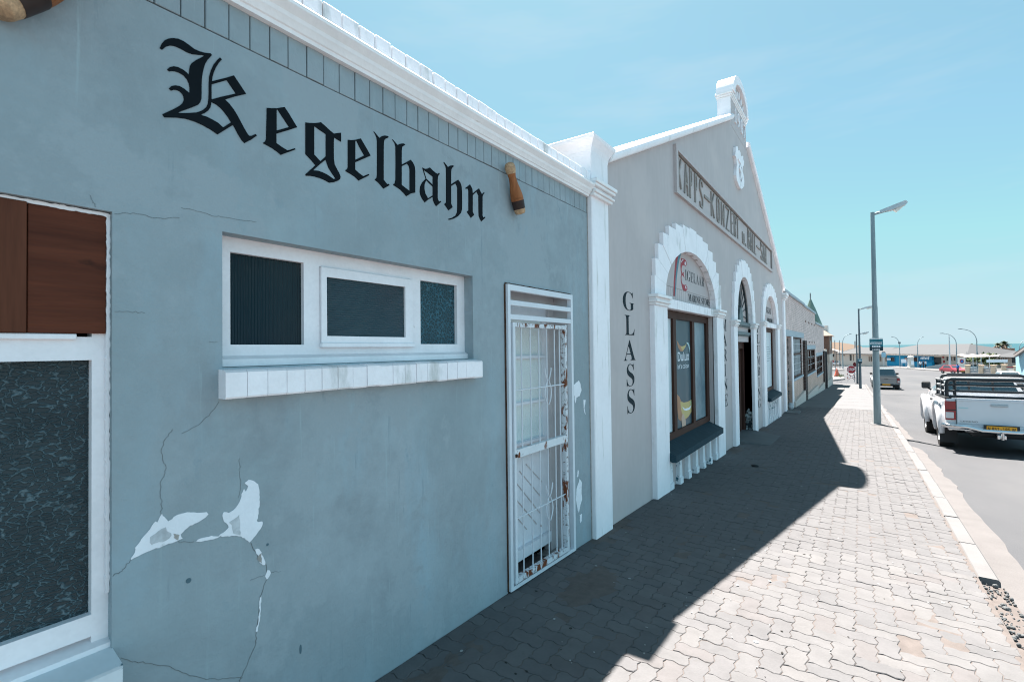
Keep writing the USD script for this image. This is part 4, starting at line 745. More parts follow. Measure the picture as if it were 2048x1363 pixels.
# bay 3
B = BAYS[2]; cu3 = [(15.47, 16.42), (16.56, 17.74)]
lintel(ha, 15.45, 17.85, 2.30, 2.435, 21); ty3 = grid_tymp(ha, B, None); sw3 = shop_window(ha, B, cu3, ['pane_white', 'pane_white']); sill_and_balusters(ha, B, 7)
for k, (za_, zb_) in enumerate([(1.72, 2.02), (.62, .95)]): part(sw3, 'poster_block', box(-.1215, -.120, 15.5, 16.4, za_, zb_), 'salmon')
part(sw3, 'poster_block', box(-.1215, -.120, 15.62, 16.1, 1.36, 1.47), 'pane_poster')
for k in range(7): part(sw3, 'notice_line', box(-.1215, -.1205, 16.85, 17.3 + rng.uniform(0, .3), 1.30 + k * .07, 1.318 + k * .07), 'pane_grey')
part(ty3, 'painted_stripe', ext(sg.Polygon([(15.86, 2.48), (15.95, 2.48), (16.04, 3.17), (15.95, 3.16)]), -.0495, -.048), 'red')
for zz in (3.02, 2.82, 2.60): part(ty3, 'fish_emblem', ext(affinity.scale(sg.Point(16.22, zz).buffer(.055, 6), .9, 1.2), -.0495, -.048), 'red')
part(ty3, 'painted_word', ext(fit(glyphs('IGELAAR', serif=True), 16.36, 17.32, 2.74, 2.92), -.0495, -.048), 'letter'); part(ty3, 'painted_word', ext(fit(glyphs('MARINE STORE', serif=True), 16.5, 17.6, 2.48, 2.60), -.0495, -.048), 'letter')
# bay 2: doorway
B = BAYS[1]; c, a, z0 = B['c'], B['a'], B['spring']
en = thing('entrance', None, None, parent=ha)
part(en, 'fanlight_panel', ext(sg.Polygon([(c + a, z0), (c - a, z0)] + ell(c, a, B['b'], z0)), -.2, -.10), 'taupe')
for k in range(13):
    t = math.pi * (k + .5) / 13; r0, rr = .16, .97
    p0 = (-.085, c - .2 * math.cos(t), z0 + .16 + .16 * math.sin(t)); p1 = (-.085, c - a * .97 * math.cos(t), z0 + B['b'] * .97 * math.sin(t))
    part(en, 'fan_bar', rod(p0, p1, .010, 6), 'grating')
part(en, 'fan_rim', ext(sg.Polygon([(c + a, z0), (c - a, z0)] + ell(c, a, B['b'], z0)).difference(sg.Polygon([(c + a - .045, z0 + .02), (c - a + .045, z0 + .02)] + ell(c, a - .045, B['b'] - .04, z0 + .02))), -.099, -.065), 'grating')
part(en, 'fan_hub', ext(sg.Polygon(ell(c, .22, .34, z0)), -.099, -.04), 'greywood')
for (u0, u1, d) in ((2.235, 2.315, .02), (2.205, 2.235, .0), (2.02, 2.09, .015), (1.99, 2.02, -.01)): part(en, 'transom_moulding', box(-.15, -.02 + d, c - a, c + a, u0, u1, .008), 'greywood')
part(en, 'transom_panel', cat([box(-.15, -.06, c - a, c + a, 2.09, 2.205), box(-.15, -.055, c - a, c + a, 1.86, 1.99)]), 'taupe')
part(en, 'door_leaf', box(-.27, -.22, c - a, c - .01, -1, 1.86), 'brown'); part(en, 'door_leaf', box(-.27, -.22, c + .01, c + a, -1, 1.86), 'brown')
for y_ in (-.62, -.38, .30, .55): part(en, 'door_moulding', box(-.22, -.195, c + y_ - .05, c + y_ + .05, -.3, 1.65, .006), 'brown')
part(en, 'door_post', box(-.22, -.15, c - a, c - a + .12, -1, 1.86, .005), 'brown'); part(en, 'door_post', box(-.22, -.16, c + a - .12, c + a, -1, 1.86, .005), 'brown')
part(en, 'door_rail', box(-.22, -.16, c - a + .12, c + a - .12, 1.70, 1.86, .005), 'brown')
part(en, 'blackened_patch', ext(ragged(sg.Polygon([(0, 0), (.14, 0), (.14, .50), (.09, .62), (.04, .55), (0, .42)]), .012, .04), 0, .004).apply_transform(np.array([[0, 1, 0, -.155], [-1, 0, 0, c + a - .002], [0, 0, 1, zg(c) - .02], [0, 0, 0, 1.0]])), 'mould')
part(en, 'threshold_ramp', hull([(-.3, c - a, zg(12.5) + .07), (-.3, c + a, zg(13.4) + .09), (.05, c - a, zg(11.6) + .06), (.05, c + a, zg(13.4) + .08), (.62, c - a + .1, zg(11.8) + .012), (.62, c + a - .15, zg(13.3) + .012), (-.3, c - a, -.8), (-.3, c + a, -.8), (.62, c - a + .1, -.8), (.62, c + a - .15, -.8)]), 'ramp')

# ================================================================ BRICK BUILDING
br = thing('brick_building', 'pale face-brick building with steel windows stepping downhill', 'building')
X0 = -.02
secs = [(20.06, 27.9, 3.70), (27.9, 35.5, 3.66), (35.5, 44.2, 3.08)]
openA = [rect(21.0, 22.35, -1.0, 2.12), rect(22.95, 26.75, .43, 2.12)]; openB = [rect(28.6, 35.0, .30, 1.56)]; openC = [rect(36.1, 42.0, -.10, 1.10)]
for (ya, yb, zt), ops_, lin in zip(secs, (openA, openB, openC), ((2.12, 2.36), (1.56, 1.78), (1.10, 1.30))):
    g = rect(ya, yb, -2.6, zt)
    for o in ops_: g = g.difference(o)
    zl = min(o.bounds[1] for o in ops_ if o.bounds[1] > -.9)
    part(br, 'wall', ext(g.intersection(rect(0, 99, zl - .05, 9)), X0 - .3, X0), 'brickface'); part(br, 'apron', ext(g.intersection(rect(0, 99, -9, zl - .05)), X0 - .3, X0 - .001), 'brickapron')
    part(br, 'lintel', box(X0 - .05, X0 + .012, ya + .25, yb - .1, lin[0], lin[1]), 'lintel')
    part(br, 'coping', box(X0 - .34, X0 + .07, ya, yb, zt, zt + .11, .01), 'lintel')
part(br, 'rear_wall', cat([box(-13, -12.7, 20.06, 44.2, -3, 3.0), box(-13, -.3, 43.9, 44.2, -3, 3.0), box(-13, -.1, 20.06, 44.2, 2.9, 3.0)]), 'brickapron')
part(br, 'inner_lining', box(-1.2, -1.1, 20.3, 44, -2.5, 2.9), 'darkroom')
part(br, 'dark_jamb', ext(rect(21.0, 22.35, -1.2, 2.12), X0 - .25, X0 - .12), 'brickdark')
for k in range(21):
    if k % 2 == 0: part(br, 'toothed_brick', box(X0 - .2, X0 + .006, 21.0, 21.42, -.9 + k * .14, -.9 + (k + 1) * .14 - .01), 'brickdark')
part(br, 'white_jamb', box(X0 - .1, X0 + .03, 22.37, 22.85, -.75, 2.12), 'whitewood')
for ya, yb, zt in ((27.15, 28.25, 2.0), (42.5, 43.7, 1.35)): part(br, 'dark_pier', box(X0, X0 + .10, ya, yb, -1.9 if ya > 40 else -1.2, zt), 'brickdark')
def steel_window(y0, y1, z0, z1, nv, nh, tz):
    p = thing('steel_window', None, None, parent=br)
    part(p, 'pane', box(X0 - .14, X0 - .13, y0, y1, z0, z1), 'pane_dark')
    g = rect(y0, y1, z0, z1).difference(rect(y0 + .12, y1 - .12, z0 + .08, z1 - .07)).union(rect(y0, y1, tz - .03, tz + .05))
    part(p, 'frame', ext(g, X0 - .1, X0 - .02), 'brown')
    for k in range(1, nv): part(p, 'glazing_bar', box(X0 - .09, X0 - .03, y0 + (y1 - y0) * k / nv - .05, y0 + (y1 - y0) * k / nv + .05, z0, z1), 'lampshell' if nv > 5 else 'brown')
    for k in range(1, nh): part(p, 'glazing_bar', box(X0 - .085, X0 - .04, y0, y1, z0 + (z1 - z0) * k / nh - .012, z0 + (z1 - z0) * k / nh + .012), 'lampshell')
    part(p, 'sill', box(X0 - .1, X0 + .05, y0 - .1, y1 + .1, z0 - .10, z0, .01), 'lintel')
steel_window(22.95, 26.75, .43, 2.12, 7, 6, 1.40); steel_window(28.6, 35.0, .30, 1.56, 4, 3, 1.05); steel_window(36.1, 42.0, -.10, 1.10, 4, 3, .60)
for ya, yb in ((22.6, 27.1), (28.3, 35.6), (35.7, 42.4)):
    part(br, 'plinth', hull([(x, y_, z_) for x in (X0 - .05, X0 + .10) for y_, z_ in ((ya, zg(ya) - .1), (yb, zg(yb) - .1), (yb, zg(yb) + .50), (ya, zg(ya) + .22))]), 'plinth')
for k in range(4): part(br, 'vent_brick', box(X0, X0 + .02, 28.8 + k * 1.9, 29.15 + k * 1.9, 2.93, 3.02), 'brickbrown')
for k in range(4): part(br, 'vent_brick', box(X0, X0 + .02, 29 + k * 1.8, 29.3 + k * 1.8, 1.90, 1.98), 'brickbrown')
# rubbish bag in the doorway niche
solo('rubbish_bag', trimesh.creation.icosphere(2, .17).apply_transform(np.diag([.7, 1.2, .8, 1])).apply_translation([.02, 21.3, zg(21.3) + .12]), 'lampshell', 'small pale bag lying in the dark brick niche', 'bag', smooth=True)

# ================================================================ TURRET BUILDING
tu = thing('turret_building', 'corner building with a green copper spire and small brick bay', 'building')
part(tu, 'wall', box(-9, -.02, 44.3, 54.4, -3, 1.45), 'cream'); part(tu, 'upper_wall', box(-9, -.6, 44.3, 50.5, 1.45, 3.0), 'brickface')
part(tu, 'bay', box(-.6, .14, 48.2, 53.4, 1.05, 2.55), 'brickbrown'); part(tu, 'bay_roof', hull([(-.9, 47.9, 2.55), (.35, 47.9, 2.55), (.35, 53.7, 2.55), (-.9, 53.7, 2.55), (-.6, 49, 3.15), (-.4, 52.5, 3.15)]), 'tanroof')
part(tu, 'chimney', box(-1.4, -.1, 51.6, 53.2, 2.6, 3.5), 'beige'); part(tu, 'band', box(-.3, .16, 47.9, 54.42, .45, 1.04), 'cream')
sp = at(1622, 650, 45.0); spx, spy = sp[0], sp[1]
part(tu, 'spire', lathe([(0, 2.4), (.95, 2.4), (1.02, 2.9), (.86, 3.65), (.42, 4.95), (.07, 5.92), (0, 5.98)], 8).apply_translation([spx, spy, 0]), 'copper'); part(tu, 'finial', rod((spx, spy, 5.9), (spx, spy, 6.5), .045), 'lampdark')
part(tu, 'spire_drum', lathe([(0, 1.0), (.9, 1.0), (.9, 2.42), (0, 2.42)], 8).apply_translation([spx, spy, 0]), 'brickface')
for k in range(4):
    y_ = 45.2 + k * 2.35; w_ = part(tu, 'arch_window', ext(sg.Polygon([(y_ + 1.4, -.75), (y_, -.75)] + ell(y_ + .7, .7, .35, .05, 12)), -.03, 0.0), 'brown'); 
    part(tu, 'pilaster', box(-.03, .08, y_ + 1.5, y_ + 2.2, -2.6, .45), 'plinth')
part(tu, 'window', box(-.6, .15, 49.4, 51.0, 1.45, 2.15), 'pane_dark'); part(tu, 'plinth', hull([(x, y_, z_) for x in (-.05, .12) for y_, z_ in ((44.4, -2.2), (54.3, -2.6), (54.3, -1.15), (44.4, -.95))]), 'plinth')
part(tu, 'drainpipe', rod((.1, 44.25, -1.6), (.1, 44.25, 1.3), .07), 'plastic'); part(tu, 'wall_lamp', box(-.02, .26, 53.7, 54.0, .72, 1.02, .05), 'plastic')

# ================================================================ STREET LAMPS ON THE PAVEMENT
def street_lamp(base, h, label, arm=.95, m='lampgrey', yaw=0.0, tilt=0.0):
    t = thing('street_lamp', label, 'street lamp', 'straight street lamps along the kerb', loc=base, rz=yaw)
    part(t, 'pole', tube([(0, 0, -.05), (0, 0, 1.2), (0, 0, 1.25), (0, 0, h * .55), (0, 0, h * .56), (0, 0, h)], [.088, .085, .082, .070, .062, .050], 14), m, smooth=40)
    part(t, 'arm', tube([(0, 0, h - .06), (.15, 0, h - .03), (.35, 0, h + .01)], .035, 8), m, smooth=True)
    hd = hull([(.16, -.05, h - .04), (.16, .05, h - .04), (.16, -.04, h + .03), (.16, .04, h + .03), (.45, -.10, h + .12), (.45, .10, h + .12), (.45, -.11, h + .0), (.45, .11, h + .0), (arm, -.10, h + .22), (arm, .10, h + .22), (arm + .05, -.06, h + .16), (arm + .05, .06, h + .16), (arm, -.09, h + .10), (arm, .09, h + .10)])
    part(t, 'lamp_head', hd, 'lampshell'); part(t, 'lens', hull([(.48, -.08, h + .0), (.48, .08, h + .0), (arm - .03, -.07, h + .10), (arm - .03, .07, h + .10), (.55, -.06, h - .07), (.55, .06, h - .07), (arm - .08, -.05, h + .03), (arm - .08, .05, h + .03)]), 'lens')
    part(t, 'base_plate', box(-.16, .16, -.16, .16, -.02, .02, .005), 'slab'); part(t, 'hatch', box(-.03, .03, -.093, -.07, .55, .95, .006), m)
    return t
L1 = at(1755, 848, 14.1); L1[2] = zg(L1[1]); L2 = at(1721, 779, 37.2); L2[2] = zg(L2[1]); L3 = at(1715, 765.5, 45.9); L3[2] = zg(L3[1]) + .02
street_lamp(L1, 6.0, 'tallest and nearest grey street lamp, on the sidewalk edge by the white pickup', .75, yaw=.12)
street_lamp(L2, 5.95, 'middle dark street lamp of the three on the sidewalk, with a small blue poster', .95, 'lampdark', yaw=.12)
street_lamp(L3, 4.55, 'farthest straight street lamp, beside the stop barricade', .9, 'lampdark', yaw=.12)
def poster(pole, z0, z1, w, label, rows):
    t = thing('poster', label, 'poster', loc=(pole[0], pole[1], pole[2]), rz=.12)
    sh = lambda y0_, y1_, za, zb, o: box(y0_, y1_, -.105 - o, -.10, za, zb)
    H = z1 - z0
    part(t, 'board', sh(-w / 2, w / 2, z0, z0 + H * .9, 0), 'poster'); part(t, 'dark_foot', sh(-w / 2 + .002, w / 2 - .002, z0 + .002, z0 + H * .33, .0012), 'posterdark'); part(t, 'pale_top', sh(-w / 2, w / 2, z0 + H * .9 + .001, z1, 0), 'postertop')
    for (f0_, f1_, zz, hh) in rows:
        n = max(1, int((f1_ - f0_) / .11)); 
        for k in range(n):
            ya = w * (f0_ + (f1_ - f0_) * k / n - .5); yb = w * (f0_ + (f1_ - f0_) * (k + .82) / n - .5); part(t, 'poster_letter', cat([sh(ya, yb, z0 + H * zz, z0 + H * (zz + hh * .35), .003), sh(ya, ya + (yb - ya) * .4, z0 + H * zz, z0 + H * (zz + hh), .0045), sh(ya, yb, z0 + H * (zz + hh * .7), z0 + H * (zz + hh), .003)]), 'signwhite')
    return t
zp0, zp1 = (F(1750, 700), 0), 0
sc1 = 14.1 / 1000
poster(L1, (848 - 700.5) * sc1, (848 - 675.5) * sc1, .31, 'teal poster with white lettering and pale top edge on the nearest lamp', [(.1, .95, .66, .035), (.05, .95, .52, .10), (.18, .82, .26, .16), (.2, .8, .05, .08)])
poster(L2, (779 - 728) * .0372, (779 - 718.5) * .0372, .26, 'small blue poster on the middle street lamp', [(.2, .9, .35, .3)])

# ================================================================ VEHICLES
def wheel(t, x, y, r, w=.24):
    p = part(t, 'tyre', frame_along(lathe([(r * .62, -w / 2), (r * .93, -w / 2), (r, -w * .36), (r, w * .36), (r * .93, w / 2), (r * .62, w / 2), (r * .62, -w / 2)], 24), (x, y, r), (1, 0, 0)), 'tyre', smooth=35)
    part(t, 'rim', frame_along(lathe([(0, -w * .30), (r * .2, -w * .36), (r * .25, -w * .25), (r * .56, -w * .22), (r * .62, -w * .46), (r * .64, w * .46), (r * .5, w * .3), (0, w * .3)], 20), (x, y, r), (1, 0, 0)), 'rim', smooth=35)
def rbox(x0, x1, y0, y1, z0, z1, c=.04): return box(x0, x1, y0, y1, z0, z1, c)
def pickup(label, loc, rz, paint, rails=False, tailc='carwhite', group=None, rx=0.0, sc=1.0, dz=0.0):
    t = thing('pickup', label, 'pickup truck', group, loc=loc, rz=rz, rx=rx, sc=sc); Wd = .88
    # bed with open top, arches cut as flares
    def side(s):
        pts = [(.10, .52), (.78, .52), (.82, .70), (.95, .86), (1.20, .92), (1.45, .86), (1.60, .68), (1.64, .50), (1.86, .46), (1.86, 1.08), (.06, 1.08), (.06, .60)]
        m = ext(sg.Polygon([(a_, b_) for a_, b_ in pts]), -.05, .05); m.apply_translation([s * (Wd - .05), 0, 0]); return m
    part(t, 'bed', cat([side(-1), side(1), box(-Wd + .1, Wd - .1, .08, 1.86, .60, .66), box(-Wd + .1, Wd - .1, 1.80, 1.88, .60, 1.14), box(-.55, .55, .1, 1.86, .45, .6)]), paint)
    for s in (-1, 1):
        part(t, 'bed_corner', hull([(s * (Wd - .0), .02, .56), (s * (Wd - .20), .02, .56), (s * (Wd - .0), .16, .56), (s * (Wd - .02), .03, 1.09), (s * (Wd - .2), .03, 1.09), (s * (Wd - .02), .16, 1.09), (s * (Wd - .2), .10, .6)]), paint)
        part(t, 'bed_rail_cap', rbox(s * (Wd - .05) - .06, s * (Wd - .05) + .06, .02, 1.86, 1.075, 1.115, .012), paint if not rails else 'plastic')
        # wheel arch flares, front and rear
        for yc in (1.20, 4.25):
            pts = [(s * (Wd + .01 + .035 * math.sin(a_)), yc + .50 * math.cos(a_), .42 + .52 * math.sin(a_)) for a_ in np.linspace(-.15, math.pi + .15, 15)]
            part(t, 'wheel_flare', tube(pts, [.05] + [.075] * 13 + [.05], 8), paint, smooth=True)
    part(t, 'tailgate', rbox(-Wd + .18, Wd - .18, .015, .075, .60, 1.075, .015), paint)
    part(t, 'tailgate_lip', rbox(-Wd + .18, Wd - .18, .005, .085, 1.04, 1.085, .012), paint)
    part(t, 'tailgate_handle', cat([rbox(-.14, .14, -.012, .02, .955, 1.0, .012)]), 'lampshell' if paint == 'carwhite' else 'plastic')
    # cab
    low = hull([(s * x, y_, z_) for s in (-1, 1) for x, y_, z_ in ((.84, 1.90, .42), (.88, 1.92, .62), (.88, 1.92, .98), (.85, 1.90, 1.14), (.84, 3.75, .42), (.88, 3.75, .62), (.88, 3.75, .98), (.84, 3.80, 1.13))])
    hood = hull([(s * x, y_, z_) for s in (-1, 1) for x, y_, z_ in ((.82, 3.70, .85), (.84, 3.78, 1.12), (.78, 5.0, 1.0), (.80, 5.05, .85), (.60, 5.22, .80), (.62, 5.18, .98), (.80, 5.0, .55), (.60, 5.22, .50), (.82, 3.7, .75))])
    wellcut = None
    part(t, 'cab_body', low, paint, smooth=30); part(t, 'bonnet', hood, paint, smooth=30); part(t, 'front_fender', cat([hull([(s * .55, y_, z_) for y_, z_ in ((3.7, .5), (3.7, 1.0), (5.0, 1.0), (5.0, .6))] + [(s * .84, y_, z_) for y_, z_ in ((3.72, 1.05), (3.72, .95), (4.95, .95), (4.95, .88))]) for s in (-1, 1)]), paint)
    gh = hull([(s * x, y_, z_) for s in (-1, 1) for x, y_, z_ in ((.80, 1.92, 1.12), (.78, 3.80, 1.12), (.62, 2.06, 1.72 - dz), (.60, 2.12, 1.76 - dz), (.60, 2.95, 1.80 - dz), (.60, 3.05, 1.77 - dz))])
    part(t, 'greenhouse', gh, paint, smooth=30)
    # windows set 4 mm proud of the cab
    def quad(P, n, off=.004):
        P = np.array(P, float); n = np.array(n, float); n /= np.linalg.norm(n); return hull(np.vstack([P + n * off, P - n * .02]))
    part(t, 'rear_window', quad([(-.68, 1.945, 1.20 - dz * .25), (.68, 1.945, 1.20 - dz * .25), (.58, 2.04, 1.68 - dz * .82), (-.58, 2.04, 1.68 - dz * .82)], (0, -1, .25), .012), 'carglass')
    if rails:
        for xx in (-.22, .22): part(t, 'window_divider', quad([(xx - .018, 1.95, 1.21), (xx + .018, 1.95, 1.21), (xx + .018, 2.035, 1.66 - dz * .82), (xx - .018, 2.035, 1.66 - dz * .82)], (0, -1, .25), .018), 'plastic')
    part(t, 'windscreen', quad([(-.70, 3.70, 1.18), (.70, 3.70, 1.18), (.54, 3.12, 1.72 - dz), (-.54, 3.12, 1.72 - dz)], (0, .68, .73), .02), 'carglass')
    for s in (-1, 1):
        for ya, yb in ((2.10, 2.60), (2.68, 3.42)):
            za, zb_ = 1.18, 1.68 - dz; xa, xb = .79, .645
            part(t, 'side_window', quad([(s * xa, ya, za), (s * xa, yb + (.12 if ya > 2.6 else 0), za), (s * xb, min(yb, 3.02) if ya > 2.6 else yb, zb_), (s * xb, ya + .06, zb_)], (s, 0, .28), .012), 'carglass')
        part(t, 'mirror', cat([rbox(s * .93 - .10, s * .93 + .10, 3.36, 3.44, 1.17, 1.34, .03), rod((s * .82, 3.4, 1.14), (s * .9, 3.4, 1.2), .02)]), 'plastic')
        part(t, 'tail_light', hull([(s * (Wd + .012), .0, .67), (s * (Wd + .012), .0, 1.03), (s * (Wd - .17), -.006, .67), (s * (Wd - .17), -.006, 1.03), (s * (Wd + .012), .14, .75), (s * (Wd + .012), .14, 1.0), (s * (Wd - .17), .03, .67), (s * (Wd - .17), .03, 1.03)]), 'tailred')
        part(t, 'light_divider', rbox(s * (Wd - .08) - .092, s * (Wd - .08) + .092, -.010, .0, .852, .868, .002), 'plastic')
        part(t, 'panel_gap', box(s * (Wd - .178) - .004, s * (Wd - .178) + .004, .004, .03, .60, 1.07), 'plastic')
        part(t, 'panel_gap', box(s * (Wd - .004), s * (Wd + .004), 1.872, 1.888, .50, 1.10), 'plastic')
        part(t, 'panel_gap', box(s * (Wd - .004), s * (Wd + .003), 2.62, 2.63, .50, 1.08), 'plastic')
        part(t, 'door_handle', rbox(s * (Wd + .012) - .014, s * (Wd + .012) + .014, 2.68, 2.84, .93, .97, .006), 'plastic')
        part(t, 'reverse_light', rbox(s * (Wd - .065) - .07, s * (Wd - .065) + .07, -.014, .0, .70, .82, .006), 'tailclear')
        part(t, 'mud_flap', rbox(s * .77 - .16, s * .77 + .16, .72, .745, .16, .50, .004), 'plastic')
        for yc in (1.20, 4.25): wheel(t, s * .77, yc, .385, .26)
    part(t, 'chassis', cat([rbox(-.45, .45, .1, 4.9, .36, .5), rod((-.7, 1.2, .385), (.7, 1.2, .385), .06), rbox(-.8, .8, 1.9, 3.7, .36, .45)]), 'plastic')
    if rails:
        part(t, 'bumper', tube([(-.92, .10, .56), (-.86, -.06, .56), (-.55, -.10, .56), (-.30, -.11, .50), (.30, -.11, .50), (.55, -.10, .56), (.86, -.06, .56), (.92, .10, .56)], .045, 10), 'chrome', smooth=True)
        part(t, 'bumper_step', rbox(-.85, .85, -.07, .05, .475, .515, .012), 'chrome'); part(t, 'rear_valance', rbox(-.70, .70, .0, .06, .48, .60, .01), paint)
    else:
        part(t, 'bumper', rbox(-.84, .84, -.06, .08, .42, .58, .03), 'plastic'); part(t, 'bumper_top', rbox(-.80, .80, -.065, .06, .575, .605, .012), 'chrome')
    part(t, 'number_plate', rbox(-.235 if rails else -.26, .235 if rails else .26, -.135 if rails else -.078, -.125 if rails else -.066, .50 if rails else .47, .60 if rails else .57, .003), 'plate')
    if rails:
        g = fit(glyphs('N 851-185 W', thin=-1.5), -.215, .215, .518, .582); m = ext(g, 0, .003); v = m.vertices.copy(); m.vertices = np.stack([v[:, 1], -.1355 - v[:, 0], v[:, 2]], 1); m.invert(); part(t, 'plate_text', m, 'platetext')
        part(t, 'plate_holder', rbox(-.28, .28, -.126, -.10, .49, .615, .004), 'plastic')
        part(t, 'tow_hitch', cat([rbox(-.07, .07, -.16, .1, .36, .44, .01), rod((0, -.22, .36), (0, -.22, .48), .025), rod((0, -.22, .40), (0, -.02, .40), .03)]), 'chrome')
        m = ext(fit(glyphs('LEGEND'), -.63, -.35, .640, .665), 0, .002); v = m.vertices.copy(); m.vertices = np.stack([v[:, 1], .0145 - v[:, 0], v[:, 2]], 1); m.invert(); part(t, 'badge_text', m, 'platetext')
        part(t, 'badge_strip', rbox(-.66, -.50, .012, .0145, .895, .920, .0005), 'lightblue')
        # black cattle rails
        zt, zbm = 1.45, 1.10
        hoop = [(-.84, .12, zbm), (-.84, .12, zt - .08), (-.82, .12, zt - .02), (-.76, .12, zt), (.76, .12, zt), (.82, .12, zt - .02), (.84, .12, zt - .08), (.84, .12, zbm)]
        part(t, 'rail_hoop', tube(hoop, .036, 8), 'bedblack', smooth=True)
        for z_, r_ in ((1.345, .024), (1.225, .024), (1.12, .026)): part(t, 'rail', rod((-.82, .12, z_), (.82, .12, z_), r_), 'bedblack')
        for s in (-1, 1):
            part(t, 'rail_post', rod((s * .70, .16, zbm), (s * .70, .16, zt), .03), 'bedblack')
            for y_ in (.62, 1.55): part(t, 'rail_post', rod((s * .86, y_, 1.09), (s * .86, y_, zt - .01), .028), 'bedblack')
            for z_ in (1.435, 1.33, 1.215): part(t, 'side_rail', rod((s * .86, .2, z_), (s * .86, 1.80, z_), .022), 'steel')
        top2 = 1.525; part(t, 'roof_hoop', tube([(-.84, 1.72, 1.1), (-.80, 1.72, top2 - .12), (-.74, 1.72, top2 - .03), (-.64, 1.72, top2), (.64, 1.72, top2), (.74, 1.72, top2 - .03), (.80, 1.72, top2 - .12), (.84, 1.72, 1.1)], .036, 8), 'bedblack', smooth=True)
    return t
pc = at(2003, 853, 10.62); ph = (pc[0], pc[1], zroad(pc[1]) - .055)
pickup('white pickup with black cattle rails and yellow plate parked nearest the camera', (ph[0], ph[1] + .1, ph[2]), 0.0, 'carwhite', True, rx=-.035, sc=1.15, dz=.33)
rg = at(1774, 760, 41.5); zrg = at(1774, 784, 41.5)[2]
pickup('grey pickup with yellow plate parked beyond the nearest street lamp', (rg[0] - .05, rg[1], max(zroad(rg[1]) - .08, zrg)), 0.01, 'cargrey')
wb = spot(1676, 731); pickup('distant white pickup across the junction with a person on the back', (wb[0] + 2.4, wb[1], wb[2]), math.radians(78), 'carwhite')
def saloon(label, loc, rz, paint):
    t = thing('car', label, 'car', loc=loc, rz=rz)
    part(t, 'body', cat([hull([(s * x, y_, z_) for s in (-1, 1) for x, y_, z_ in ((.80, .05, .35), (.84, .10, .55), (.78, .0, .85), (.82, 4.1, .35), (.84, 4.0, .55), (.74, 4.15, .70), (.82, 1.0, .92), (.82, 3.0, .90))])]), paint, smooth=40)
    part(t, 'cabin', hull([(s * x, y_, z_) for s in (-1, 1) for x, y_, z_ in ((.76, .35, .88), (.76, 3.1, .88), (.60, .85, 1.38), (.60, 2.2, 1.40))]), paint, smooth=30)
    q = lambda P, n: hull(np.vstack([np.array(P, float) + np.array(n, float) * .012, np.array(P, float) - np.array(n, float) * .02]))
    part(t, 'rear_window', q([(-.62, .45, .98), (.62, .45, .98), (.55, .80, 1.32), (-.55, .80, 1.32)], (0, -.7, .7)), 'carglass'); part(t, 'windscreen', q([(-.64, 2.95, .96), (.64, 2.95, .96), (.54, 2.32, 1.33), (-.54, 2.32, 1.33)], (0, .6, .8)), 'carglass')
    for s in (-1, 1):
        part(t, 'side_window', q([(s * .735, .75, .95), (s * .735, 2.85, .95), (s * .625, 2.2, 1.32), (s * .625, .98, 1.32)], (s, 0, .3)), 'carglass')
        part(t, 'headlight', rbox(s * .6 - .14, s * .6 + .14, 4.08, 4.17, .58, .68, .02), 'tailclear'); part(t, 'tail_light', rbox(s * .66 - .12, s * .66 + .12, -.01, .06, .66, .80, .02), 'tailred')
        for yc in (.8, 3.3): wheel(t, s * .74, yc, .30, .2)
    part(t, 'number_plate', rbox(-.26, .26, -.03, -.01, .50, .61, .003), 'plate'); part(t, 'front_plate', rbox(-.26, .26, 4.15, 4.175, .42, .53, .003), 'plate')
    part(t, 'bumper', rbox(-.80, .80, 4.06, 4.16, .34, .46, .02), 'plastic')
    return t
rc = spot(1905, 746.5); saloon('red car with yellow plate parked by the low wall at the junction', (rc[0] - .9, rc[1] + 1.8, rc[2]), math.radians(208), 'carred')
wc = at(2024, 748, 45); saloon('white car seen over the rails of the nearest pickup', (wc[0], wc[1], at(2024, 742.5, 46)[2] - 1.40), 0.0, 'carwhite')
wc = spot(1962, 744); saloon('white car parked behind the sandstone gate pillars', (wc[0] + 2, wc[1] + 6, zroad(wc[1] + 6)), math.radians(80), 'carwhite')

